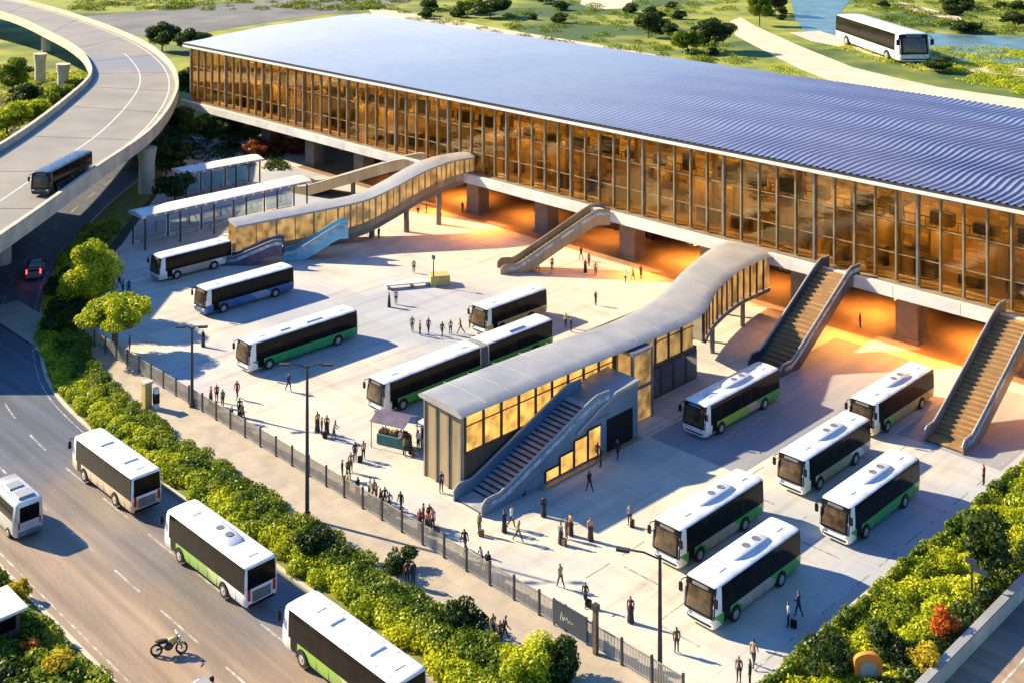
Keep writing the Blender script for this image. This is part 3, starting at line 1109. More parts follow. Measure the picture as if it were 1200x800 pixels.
for p in (G(172, 226), G(47, 98), G(74, 112)):
    pillar(p.x, p.y)
mid = frac(0.5)
for i in (4, 20, 40, 76):
    pillar(mid[i].x, mid[i].y)

# ================================================================== PAVILION (covered stair hall on the plaza)
pav = thing('covered_walkway', 'tall curved-roof walkway pavilion with amber lit windows joining the hall', 'pavilion', (-73.4, 66, 0))
def pp(mb, name, m, **k):
    o = mb.build(name, m, pav, **k)
    o.location = (73.4, -66, 0)
    return o
Lft = catmull([(-76.3, 65.2, 0), (-76.2, 72, 0), (-75.9, 80, 0), (-75.2, 89, 0), (-76.2, 97, 0), (-79.0, 105, 0), (-80.9, 112, 0), (-81.6, 116.6, 0)], 5)
Rgt = catmull([(-70.4, 64.8, 0), (-70.2, 72, 0), (-70.0, 80, 0), (-69.7, 88, 0), (-70.0, 96, 0), (-72.9, 103, 0), (-74.6, 110, 0), (-74.8, 116.6, 0)], 5)
def zroof(i):
    return 6.85 + 0.25 * min(1, max(0, (i - 22) / 8)) + 0.0
mb = MB()
rings = []
for i, (a, c) in enumerate(zip(Lft, Rgt)):
    z = zroof(i)
    r = []
    for k in range(11):
        u = k / 10
        p = a.lerp(c, u)
        zz = z + 0.20 * math.sin(math.pi * u) ** 0.8 - (0.22 if k in (0, 10) else 0)
        r.append((p.x, p.y, zz))
    for k in range(10, -1, -1):
        u = k / 10
        p = a.lerp(c, 0.04 + 0.92 * u)
        r.append((p.x, p.y, z - 0.38))
    rings.append(r)
mb.loft(rings, True, True)
pp(mb, 'roof', M['grey_roof'], smooth=True)
sb = MB()
for i in range(2, len(Lft) - 1, 2):
    a, c = Lft[i], Rgt[i]
    pts = []
    for k in range(9):
        u = 0.04 + 0.92 * k / 8
        p = a.lerp(c, u)
        pts.append((p.x, p.y, zroof(i) + 0.20 * math.sin(math.pi * u) ** 0.8 + 0.015))
    sb.tube(pts, 0.02, 4)
pp(sb, 'roof_seam', M['grey_roof'])
# walls
mb = MB().box(-75.7, -71.2, 65.5, 65.75, 0, 6.45)
pp(mb, 'front_wall', M['tan_wall'])
mb = MB()
for x in (-75.75, -74.3, -72.8, -71.35):
    mb.box(x, x + .16, 65.38, 65.5, 0, 6.5)
pp(mb, 'wall_rib', M['steel'])
mb = MB()
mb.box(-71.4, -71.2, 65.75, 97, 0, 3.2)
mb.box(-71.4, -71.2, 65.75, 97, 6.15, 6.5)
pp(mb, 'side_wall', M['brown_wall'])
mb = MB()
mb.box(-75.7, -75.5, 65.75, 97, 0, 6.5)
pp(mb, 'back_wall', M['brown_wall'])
mb = MB().box(-75.5, -71.4, 65.75, 97, 3.0, 3.2)
pp(mb, 'upper_floor', M['hall_floor'])
n_p = 15
for i in range(n_p):
    y0 = 65.85 + i * 2.05
    mb = MB().box(-71.33, -71.27, y0 + .12, y0 + 1.95, 3.25, 6.1)
    wdw = pp(mb, 'window', M['lit'] if i < 10 else M['lit_dim'])
    mb = MB()
    mb.box(-71.4, -71.12, y0 - .1, y0 + .1, 3.2, 6.15)
    mb.box(-71.36, -71.2, y0 + .1, y0 + 1.97, 5.25, 5.33)
    fr = mb.build('frame', M['dark_metal'], wdw)
mb = MB()
for i in range(7):
    y0 = 83.2 + i * 2.0
    mb.box(-71.19, -71.05, y0, y0 + 1.7, 0.3, 2.9)
pp(mb, 'lower_window', M['clear_glass'])
# lift shaft
mb = MB()
for (x, y) in ((-71.1, 84.6), (-69.2, 84.6), (-71.1, 87.4), (-69.2, 87.4)):
    mb.box(x - .12, x + .12, y - .12, y + .12, 0, 6.6)
mb.box(-71.2, -69.1, 84.5, 87.5, 3.0, 3.3)
mb.box(-71.2, -69.1, 84.5, 87.5, 6.2, 6.45)
pp(mb, 'lift_frame', M['steel'])
mb = MB()
mb.box(-70.9, -69.25, 84.66, 84.7, 0.1, 6.2)
mb.box(-69.22, -69.18, 84.8, 87.2, 0.1, 6.2)
pp(mb, 'lift_glass', M['lit_dim'])
# glazed neck towards the hall
neckL, neckR = Lft[22:], Rgt[22:]
for i in range(0, len(neckR) - 1):
    a, c = neckR[i], neckR[i + 1]
    d = (c - a)
    ofs = Vector((-0.7, 0, 0))
    mb = MB()
    mb.add([a + ofs + Vector((0, 0, 3.2)), c + ofs + Vector((0, 0, 3.2)), c + ofs + Vector((0, 0, 6.6)), a + ofs + Vector((0, 0, 6.6))], [(0, 1, 2, 3)])
    wdw = pp(mb, 'window', M['lit_dim'])
    mb = MB()
    p = a + ofs
    mb.box(p.x - .1, p.x + .1, p.y - .12, p.y + .12, 2.9, 6.65)
    mb.build('frame', M['dark_metal'], wdw)
mb = MB()
rings = []
for a, c in zip(neckL, neckR):
    a2, c2 = a.lerp(c, .06), a.lerp(c, .92)
    rings.append([a2 + Vector((0, 0, 2.7)), c2 + Vector((0, 0, 2.7)), c2 + Vector((0, 0, 3.1)), a2 + Vector((0, 0, 3.1))])
mb.loft(rings, True, True)
pp(mb, 'bridge_floor', M['concrete_dark'])
mb = MB()
for i in (3, 9):
    for q in (neckL[i].lerp(neckR[i], .15), neckL[i].lerp(neckR[i], .85)):
        pp(MB().cyl((q.x, q.y, 1.35), (0, 0, 1), .25, 2.7, 12), 'column', M['concrete_dark'])


# ================================================================== ESCALATORS
def escalator(name, label, start, end, width, side_m, step_m, cat='escalator', rail_m=None, group=None, glass=False, rail_h=1.0, truss=1.0, comb=True):
    s, e = Vector(start), Vector(end)
    d = Vector((e.x - s.x, e.y - s.y, 0))
    run = d.length
    rz = math.atan2(d.y, d.x)
    t = thing(name, label, cat, (s.x, s.y, 0), rz, group)
    H = e.z
    fl_ = min(1.8, run * .14)
    prof = [(0, 0.12), (fl_, 0.12)]
    prof += [(run - fl_, H), (run, H)]
    # steps
    mb = MB()
    n = max(10, int((run - 2 * fl_) / 0.5))
    w2 = width / 2 - 0.14
    pts = [(0, 0.12), (fl_, 0.12)]
    for i in range(n):
        x = fl_ + (run - 2 * fl_) * i / n
        x2 = fl_ + (run - 2 * fl_) * (i + 1) / n
        z2 = 0.12 + (H - 0.12) * (i + 1) / n
        pts += [(x, z2), (x2, z2)]
    pts += [(run, H)]
    vs = []
    for x, z in pts:
        vs += [(x, -w2, z), (x, w2, z)]
    for i in range(len(pts) - 1):
        riser = 1 if (i % 2 == 1 and 0 < i < len(pts) - 2) else 0
        mb.add([vs[2 * i], vs[2 * i + 1], vs[2 * i + 3], vs[2 * i + 2]], [(0, 1, 2, 3)], riser)
    mb.build('step_band', [step_m, M['under_floor'] if step_m == M['step_gold'] else M['dark_metal']], t)
    # truss below
    mb = MB()
    rings = []
    for x, z in prof:
        zb = max(0.0, z - truss)
        rings.append([(x, -w2 - .1, zb), (x, w2 + .1, zb), (x, w2 + .1, z - 0.06), (x, -w2 - .1, z - 0.06)])
    mb.loft(rings, True, True)
    mb.build('truss', M['dark_metal'], t)
    for sg in (-1, 1):
        y = sg * width / 2
        mb = MB()
        path = catmull([Vector((-0.25, 0, .12)), Vector((fl_ * .6, 0, 0.12)), Vector((fl_ * 1.25, 0, 0.12 + (H - .12) * .04)), Vector((run * .5, 0, (H + .12) / 2)), Vector((run - fl_ * 1.25, 0, H - (H - .12) * .04)), Vector((run - fl_ * .5, 0, H)), Vector((run, 0, H))], 5)
        rings = []
        for i, p in enumerate(path):
            top = p.z + rail_h
            if i == 0:
                top = p.z + rail_h * .45
            if i == 1:
                top = p.z + rail_h * .8
            zb = max(0.0, p.z - truss * .9)
            yi = y - sg * 0.12
            rings.append([(p.x, yi, zb), (p.x, y, zb), (p.x, y, top), (p.x, yi, top)])
        mb.loft(rings, True, True)
        mb.build('side_panel', side_m, t)
        mb = MB()
        hp_ = []
        for i, p in enumerate(path):
            top = p.z + rail_h + .05
            if i == 0:
                top = p.z + rail_h * .5
            if i == 1:
                top = p.z + rail_h * .85
            hp_.append((p.x, y - sg * .06, top))
        mb.tube(hp_, 0.11, 6)
        mb.build('handrail', rail_m or M['steel'], t, smooth=True)
        mb = MB()
        rings = []
        for p in path[3:]:
            ym = y + sg * .03
            rings.append([(p.x, y, p.z + rail_h * .35), (p.x, ym, p.z + rail_h * .35), (p.x, ym, p.z + rail_h * .75), (p.x, y, p.z + rail_h * .75)])
        mb.loft(rings, True, True)
        mb.build('glass_band', M['clear_glass2'], t)
    return t

M['clear_glass2'] = mat('pale_blue_glass', (0.42, 0.52, 0.58), (0.16, 0.26, 0.34), 0.12, scale=1.2, detail=6, obj=True, lo=0.42, hi=0.58)
M['step_gold'] = mat('escalator_step', (0.46, 0.27, 0.085), (0.24, 0.14, 0.05), 0.5, metal=0.1, scale=0.9, obj=True, detail=7)
M['step_grey'] = mat('escalator_step_grey', (0.55, 0.55, 0.55), (0.33, 0.33, 0.34), 0.4, metal=0.2, scale=0.9, obj=True, detail=6)
M['side_blue'] = mat('escalator_side_panel', (0.10, 0.15, 0.21), (0.05, 0.06, 0.075), 0.28, metal=0.4, scale=0.5, obj=True, detail=6)
escalator('escalator', 'open escalator from the hall deck down to the rear of a green bus', (-67.3, 103.2, 0), (-66.6, 117.4, ZD1), 3.9, M['side_blue'], M['step_gold'], rail_m=M['grey_roof'])
escalator('escalator', 'escalator with grey rails nearest the planted garden, rounded lower end', (-47.4, 100.6, 0), (-47.4, 117.4, ZD1), 3.6, M['steel'], M['step_gold'], rail_m=M['grey_roof'])
escalator('escalator', 'narrow brown escalator slanting down from the hall into the open plaza', (-107.6, 105.6, 0), (-99.6, 116.8, ZD1 - .6), 2.8, M['tan_wall'], M['step_gold'], rail_m=M['tan_wall'])
st = escalator('escalator', 'curving staircase escalator with steel rails along the amber lit pavilion', (-69.3, 64.6, 0), (-69.0, 79.2, 4.3), 3.4, M['blue_steel'], M['step_grey'], rail_m=M['grey_roof'], truss=0.9)
# enclosure under the stair: blue-grey stringer wall, lit windows, dark doorway
ann = thing('stair_annex', 'blue-grey annex with amber windows beneath the pavilion staircase', 'annex', (-67.6, 70, 0))
def ap(mb, name, m, parent=ann, **k):
    o = mb.build(name, m, parent, **k)
    if parent is ann:
        o.location = (67.6, -70, 0)
    return o
mb = MB()
prof = [(69.0, 0.6), (72.0, 1.7), (75.0, 2.9), (78.0, 4.1), (80.0, 4.7), (83.2, 4.9)]
for (y0, z0), (y1, z1) in zip(prof[:-1], prof[1:]):
    mb.add([(-67.45, y0, 0), (-67.45, y1, 0), (-67.45, y1, z1), (-67.45, y0, z0)], [(0, 1, 2, 3)])
    mb.add([(-71.0, y0, z0 - .05), (-67.45, y0, z0), (-67.45, y1, z1), (-71.0, y1, z1 - .05)], [(0, 1, 2, 3)])
mb.add([(-67.45, 83.2, 0), (-71.1, 83.2, 0), (-71.1, 83.2, 4.85), (-67.45, 83.2, 4.9)], [(0, 1, 2, 3)])
ap(mb, 'side_wall', M['blue_steel'])
mb = MB()
rings = []
for (y0, z0) in prof[2:]:
    rings.append([(-71.0, y0, z0 + .02), (-67.2, y0, z0 + .02), (-67.2, y0, z0 + .3), (-71.0, y0, z0 + .3)])
mb.loft(rings, True, True)
ap(mb, 'parapet_cap', M['grey_roof'])
for i in range(4):
    y0 = 71.3 + i * 1.75
    top = [1.15, 1.75, 2.45, 2.75][i]
    mb = MB().box(-67.44, -67.38, y0, y0 + 1.5, 0.35, top)
    wv = ap(mb, 'window', M['lit'])
    mb = MB()
    mb.box(-67.44, -67.32, y0 - .12, y0, 0.3, top + .1)
    mb.box(-67.44, -67.32, y0, y0 + 1.62, top, top + .1)
    mb.build('frame', M['dark_metal'], wv)
mb = MB().box(-67.44, -67.36, 79.0, 82.4, 0.0, 2.9)
ap(mb, 'doorway', M['black_trim'])  # black panel: darkness of the opening put into its colour
mb = MB().box(-67.4, -66.9, 70.6, 83.2, 0.0, 0.16)
ap(mb, 'plinth', M['tan_wall'])

# ================================================================== COVERED BRIDGE (far side) and ramps
br = thing('covered_bridge', 'covered footbridge with glowing windows descending from the hall past the shelters', 'footbridge', (-130, 100, 0))
def bp_(mb, name, m, parent=br, **k):
    o = mb.build(name, m, parent, **k)
    if parent is br:
        o.location = (130, -100, 0)
    return o
cl = catmull([G(549, 181, 9.3), G(520, 186, 9.2), G(490, 197, 8.6), G(455, 216, 7.0), G(422, 231, 5.7), G(380, 240, 5.1), G(272, 261, 4.4)], 5)
HW = 1.7
bo = [offset(cl, HW), offset(cl, -HW)]
mb = MB()
rings = []
for a, c in zip(offset(cl, HW + .25), offset(cl, -HW - .25)):
    m_ = (a + c) / 2
    rings.append([a, a.lerp(c, .25) + Vector((0, 0, .22)), m_ + Vector((0, 0, .3)), a.lerp(c, .75) + Vector((0, 0, .22)), c, c + Vector((0, 0, -.25)), a + Vector((0, 0, -.25))])
mb.loft(rings, True, True)
bp_(mb, 'roof', M['grey_roof'], smooth=True)
def zfloor(i):
    u = i / (len(cl) - 1)
    return cl[i].z - (2.9 + 1.3 * min(1, u * 1.3))
mb = MB()
rings = []
for i, (a, c) in enumerate(zip(*bo)):
    z = max(0.05, zfloor(i))
    rings.append([(a.x, a.y, z), (c.x, c.y, z), (c.x, c.y, max(0, z - .7)), (a.x, a.y, max(0, z - .7))])
mb.loft(rings, True, True)
bp_(mb, 'floor', M['concrete_dark'])
for side in bo:
    for i in range(0, len(side) - 2, 2):
        a, c = side[i], side[i + 2]
        z0, z1 = max(0.1, zfloor(i)), max(0.1, zfloor(i + 2))
        mb = MB()
        mb.add([(a.x, a.y, z0 + .9), (c.x, c.y, z1 + .9), (c.x, c.y, c.z - .25), (a.x, a.y, a.z - .25)], [(0, 1, 2, 3)])
        wv = bp_(mb, 'window', M['lit_dim'])
        mb = MB()
        mb.box(a.x - .1, a.x + .1, a.y - .1, a.y + .1, z0, a.z - .2)
        m_ = (a + c) / 2
        mb.box(m_.x - .05, m_.x + .05, m_.y - .05, m_.y + .05, (z0 + z1) / 2, m_.z - .2)
        mb.build('frame', M['mullion'], wv)
        mb = MB()
        mb.beam((a.x, a.y, z0 + .45), (c.x, c.y, z1 + .45), .12, .9)
        bp_(mb, 'side_panel', M['tan_wall'])
mb = MB()
for i in (6, 12, 18):
    z = zfloor(i) - .6
    if z > .5:
        bp_(MB().cyl((cl[i].x, cl[i].y, z / 2), (0, 0, 1), .4, z, 12), 'pier', M['concrete_dark'])

def ramp(name, label, a, c, width, hz0, hz1, side_m, floor_m, cat='ramp'):
    a, c = Vector(a), Vector(c)
    d = Vector((c.x - a.x, c.y - a.y, 0))
    t = thing(name, label, cat, (a.x, a.y, 0), math.atan2(d.y, d.x))
    L = d.length
    path = catmull([Vector((0, 0, hz0)), Vector((L * .12, 0, hz0 + .1)), Vector((L * .5, 0, (hz0 + hz1) / 2)), Vector((L * .88, 0, hz1 - .1)), Vector((L, 0, hz1))], 5)
    mb = MB()
    mb.loft([[(p.x, -width / 2, p.z), (p.x, width / 2, p.z), (p.x, width / 2, max(0, p.z - .45)), (p.x, -width / 2, max(0, p.z - .45))] for p in path], True, True)
    mb.build('floor', floor_m, t)
    for sg in (-1, 1):
        y = sg * width / 2
        mb = MB()
        mb.loft([[(p.x, y, max(0, p.z - .5)), (p.x, y + .2 * sg, max(0, p.z - .5)), (p.x, y + .2 * sg, p.z + 1.0), (p.x, y, p.z + 1.0)] for p in path], True, True)
        mb.build('parapet', side_m, t)
        mb = MB()
        mb.tube([(p.x, y + .1 * sg, p.z + 1.08) for p in path], .12, 6)
        mb.build('handrail', M['kerb'], t)
    mb = MB()
    for u in (.45, .75):
        z = hz0 + (hz1 - hz0) * u - .4
        MB().cyl((L * u, 0, z / 2), (0, 0, 1), .35, z, 10).build('pier', M['concrete_dark'], t)
    return t
g0, g1 = G(352, 222), G(500, 190, 7)
ramp('access_ramp', 'open brown access ramp rising to the hall behind the covered footbridge', (g0.x, g0.y, 0), (g1.x, 116.2, 0), 4.2, 0.2, 6.6, M['tan_wall'], M['under'])
g0, g1 = G(334, 303), G(408, 268, 3.5)
escalator('escalator', 'bright aqua escalator chute under the covered footbridge', (g0.x, g0.y, 0), (g1.x, g1.y, 3.4), 2.2, M['aqua'], M['aqua'], rail_m=M['grey_roof'])
g0, g1 = G(266, 309), G(332, 288, 2.2)
escalator('escalator', 'dark grey low escalator beside the parked white bus in shade', (g0.x, g0.y, 0), (g1.x, g1.y, 2.2), 2.0, M['purple'], M['step_grey'], rail_m=M['steel'])

# ================================================================== SHELTERS
def shelter(label, a, c, width, z, roof_m, post_n, panel_m):
    a, c = Vector((a.x, a.y, 0)), Vector((c.x, c.y, 0))
    d = c - a
    L = d.length
    t = thing('bus_shelter', label, 'shelter', a, math.atan2(d.y, d.x))
    mb = MB()
    rings = []
    for x in (-.6, L * .25, L * .5, L * .75, L + .6):
        rings.append([(x, -width / 2, z), (x, 0, z + .35), (x, width / 2, z), (x, width / 2, z - .35), (x, -width / 2, z - .35)])
    mb.loft(rings, True, True)
    mb.build('roof', roof_m, t)
    mb = MB()
    for i in range(int(L / 1.5)):
        mb.box(i * 1.5, i * 1.5 + 1.1, -width / 2 - .06, -width / 2, z - .32, z - .02)
    mb.build('fascia', M['blue_steel'], t)
    for i in range(post_n):
        x = L * i / (post_n - 1)
        for y in (-width / 2 + .3, width / 2 - .3):
            mb = MB().box(x - .09, x + .09, y - .09, y + .09, 0, z - .35)
            mb.build('post', M['dark_metal'], t)
    for i in range(post_n - 1):
        x = L * i / (post_n - 1)
        mb = MB().box(x + .3, x + L / (post_n - 1) - .3, width / 2 - .32, width / 2 - .28, .5, 2.6)
        mb.build('glass_panel', panel_m, t)
    mb = MB()
    for i in range(post_n - 1):
        x = L * i / (post_n - 1)
        mb.box(x + .8, x + L / (post_n - 1) - .8, width / 2 - 1.0, width / 2 - .6, .4, .5)
        mb.box(x + 1.0, x + 1.1, width / 2 - .9, width / 2 - .7, 0, .4)
        mb.box(x + L / (post_n - 1) - 1.1, x + L / (post_n - 1) - 1.0, width / 2 - .9, width / 2 - .7, 0, .4)
    mb.build('bench', M['steel'], t)
    return t
shelter('long white-roofed bus shelter beside the covered footbridge', G(163, 290), G(352, 246), 4.0, 4.6, M['white_metal'], 6, M['clear_glass'])
shelter('small pale blue bus shelter below the flyover trees', G(212, 232), G(298, 215), 4.0, 4.2, M['white_metal'], 4, M['aqua'])


# ================================================================== BUSES
def livery(name, stops, top=1.26):
    """body paint: white above the belt line, coloured swooshes along the skirt"""
    m = bpy.data.materials.new(name)
    m.use_nodes = True
    n, l = m.node_tree.nodes, m.node_tree.links
    b = n['Principled BSDF']
    b.inputs['Roughness'].default_value = 0.32
    b.inputs['Coat Weight'].default_value = 0.4
    tc = n.new('ShaderNodeTexCoord')
    sx = n.new('ShaderNodeSeparateXYZ')
    l.new(tc.outputs['Object'], sx.inputs[0])
    # u = x + swoosh(z)
    z2 = n.new('ShaderNodeMath'); z2.operation = 'POWER'; z2.inputs[1].default_value = 2.0
    l.new(sx.outputs['Z'], z2.inputs[0])
    ma = n.new('ShaderNodeMath'); ma.operation = 'MULTIPLY_ADD'; ma.inputs[1].default_value = -0.75
    l.new(z2.outputs[0], ma.inputs[0]); l.new(sx.outputs['X'], ma.inputs[2])
    mr = n.new('ShaderNodeMapRange')
    mr.inputs['From Min'].default_value = -7
    mr.inputs['From Max'].default_value = 7
    l.new(ma.outputs[0], mr.inputs[0])
    cr = n.new('ShaderNodeValToRGB')
    cr.color_ramp.interpolation = 'CONSTANT'
    e = cr.color_ramp.elements
    for i, (x, c) in enumerate(stops):
        p = min(1, max(0, (x + 7) / 14))
        if i < 2:
            e[i].position, e[i].color = p, (*c, 1)
        else:
            q = e.new(p)
            q.color = (*c, 1)
    l.new(mr.outputs[0], cr.inputs[0])
    gt = n.new('ShaderNodeMath'); gt.operation = 'GREATER_THAN'; gt.inputs[1].default_value = top
    l.new(sx.outputs['Z'], gt.inputs[0])
    mx = n.new('ShaderNodeMix'); mx.data_type = 'RGBA'
    l.new(gt.outputs[0], mx.inputs[0])
    l.new(cr.outputs[0], mx.inputs[6])
    mx.inputs[7].default_value = (0.82, 0.82, 0.79, 1)
    # road dirt towards the skirt, uneven
    t = n.new('ShaderNodeTexNoise'); t.inputs['Scale'].default_value = 1.3; t.inputs['Detail'].default_value = 6
    l.new(tc.outputs['Object'], t.inputs['Vector'])
    dr = n.new('ShaderNodeMapRange')
    dr.inputs['From Min'].default_value = 0.45; dr.inputs['From Max'].default_value = 0.8
    dr.inputs['To Max'].default_value = 0.45
    l.new(t.outputs[0], dr.inputs[0])
    m3 = n.new('ShaderNodeMix'); m3.data_type = 'RGBA'
    l.new(dr.outputs[0], m3.inputs[0])
    l.new(mx.outputs[2], m3.inputs[6])
    m3.inputs[7].default_value = (0.30, 0.26, 0.19, 1)
    l.new(m3.outputs[2], b.inputs['Base Color'])
    return m

WHT, BEI, LIME, GRN, EMR, TAN, BLU = (0.80, 0.79, 0.74), (0.46, 0.37, 0.28), (0.24, 0.46, 0.04), (0.05, 0.34, 0.04), (0.01, 0.30, 0.08), (0.50, 0.34, 0.13), (0.03, 0.11, 0.30)
LIV = {
    'mixed': livery('livery_green_beige', [(-7, GRN), (-2.4, BEI), (1.6, GRN), (4.3, WHT)]),
    'lime': livery('livery_lime_beige', [(-7, GRN), (-3.0, BEI), (-1.4, LIME), (4.0, WHT)]),
    'emerald': livery('livery_emerald', [(-9, EMR), (-6, EMR), (4.6, EMR), (5.2, WHT)]),
    'green_nose': livery('livery_green_nose', [(-7, GRN), (-6, GRN), (3.9, GRN), (4.3, WHT)]),
    'beige': livery('livery_white_beige', [(-7, BEI), (-4.6, WHT), (-3.2, BEI), (2.2, WHT)]),
    'cream': livery('livery_cream_green', [(-7, TAN), (-6, TAN), (1.5, LIME), (3.6, (0.72, 0.58, 0.33))]),
    'road': livery('livery_white_lime', [(-7, WHT), (-3.3, (0.50, 0.56, 0.22)), (-1.6, LIME), (3.3, WHT)]),
    'blue': livery('livery_blue_white', [(-7, BLU), (-3.2, (0.22, 0.30, 0.42)), (-1.0, (0.04, 0.14, 0.34)), (1.0, BLU)]),
    'tan': livery('livery_tan', [(-7, TAN), (-6, TAN), (0, TAN), (4.0, WHT)]),
    'tour': livery('livery_cream_brown', [(-7, (0.66, 0.50, 0.30)), (-6, (0.66, 0.50, 0.30)), (2, (0.74, 0.60, 0.40)), (4, (0.72, 0.5, 0.3))]),
    'dark': livery('livery_black', [(-7, (.03, .025, .02)), (-6, (.03, .025, .02)), (0, (.03, .025, .02)), (4, (.05, .04, .03))], top=9),
    'pale': livery('livery_white', [(-9, WHT), (-6, WHT), (0, WHT), (4, WHT)]),
}
HALF = [(1.02, .30), (1.20, .36), (1.285, .60), (1.30, 1.0), (1.30, 1.30), (1.295, 1.8), (1.28, 2.35), (1.262, 2.75), (1.235, 2.96), (1.10, 3.05), (0.55, 3.085), (0.0, 3.10)]
def bus_y(z):
    for (y0, z0), (y1, z1) in zip(HALF[:-1], HALF[1:]):
        if z0 <= z <= z1:
            return y0 + (y1 - y0) * (z - z0) / (z1 - z0)
    return HALF[0][0]
def front_x(L, z):
    return L / 2 - 0.32 * max(0, (z - 1.1) / 2.0) ** 1.6 - 0.10 * max(0, (0.75 - z) / 0.45) ** 2
def rear_x(L, z):
    return -L / 2 + 0.10 * max(0, (z - 1.4) / 1.7) ** 1.6 + 0.08 * max(0, (0.7 - z) / 0.4) ** 2

def section(x0, L, sc=1.0, end=0):
    ring = []
    prof = [(y, z) for y, z in HALF] + [(-y, z) for y, z in reversed(HALF[:-1])]
    for y, z in prof:
        if end == 1:
            x = front_x(L, z) + x0
        elif end == -1:
            x = rear_x(L, z) + x0
        else:
            x = x0
        ring.append((x, y * sc, z if z < 2.7 else z - (1 - sc) * .5))
    return ring

def wheel(parent, x, y, z=0.5, r=0.5):
    sg = 1 if y > 0 else -1
    mb = MB().cyl((0, 0, 0), (0, 1, 0), r, 0.30, 20)
    wl = mb.build('wheel', M['black'], parent, smooth=True)
    wl.location = (x, y, z)
    mb = MB().cyl((0, sg * 0.14, 0), (0, 1, 0), r * .58, 0.06, 16)
    mb.cyl((0, sg * 0.175, 0), (0, 1, 0), r * .2, 0.06, 10)
    mb.build('rim', M['rim'], wl, smooth=True)
    return wl

def bus_body(t, L, liv, x_off=0.0, front=True, rear=True, win=M['bus_glass'], name='body'):
    rings = []
    xs = np.linspace(-L / 2 + .35, L / 2 - .75, 8)
    if rear:
        rings += [section(0.0, L, .90, -1), section(0.07, L, .965, -1)]
    else:
        rings += [section(-L / 2, L)]
    rings += [section(x, L) for x in xs]
    if front:
        rings += [section(-.30, L, .995, 1), section(-.09, L, .96, 1), section(0.0, L, .88, 1)]
    else:
        rings += [section(L / 2, L)]
    rings = [[(p[0] + x_off, p[1], p[2]) for p in r] for r in rings]
    mb = MB().loft(rings, True, True)
    o = mb.build(name, liv, t, smooth=True)
    return o

def side_band(t, L, sg, x0, x1, z0, z1, m, name, eps=.012):
    zs = np.linspace(z0, z1, 6)
    mb = MB()
    rings = []
    for x in (x0, x1):
        rings.append([(x, sg * (bus_y(z) + eps), z) for z in zs] + [(x, sg * (bus_y(z) - .03), z) for z in reversed(zs)])
    mb.loft(rings, True, True)
    return mb.build(name, m, t)

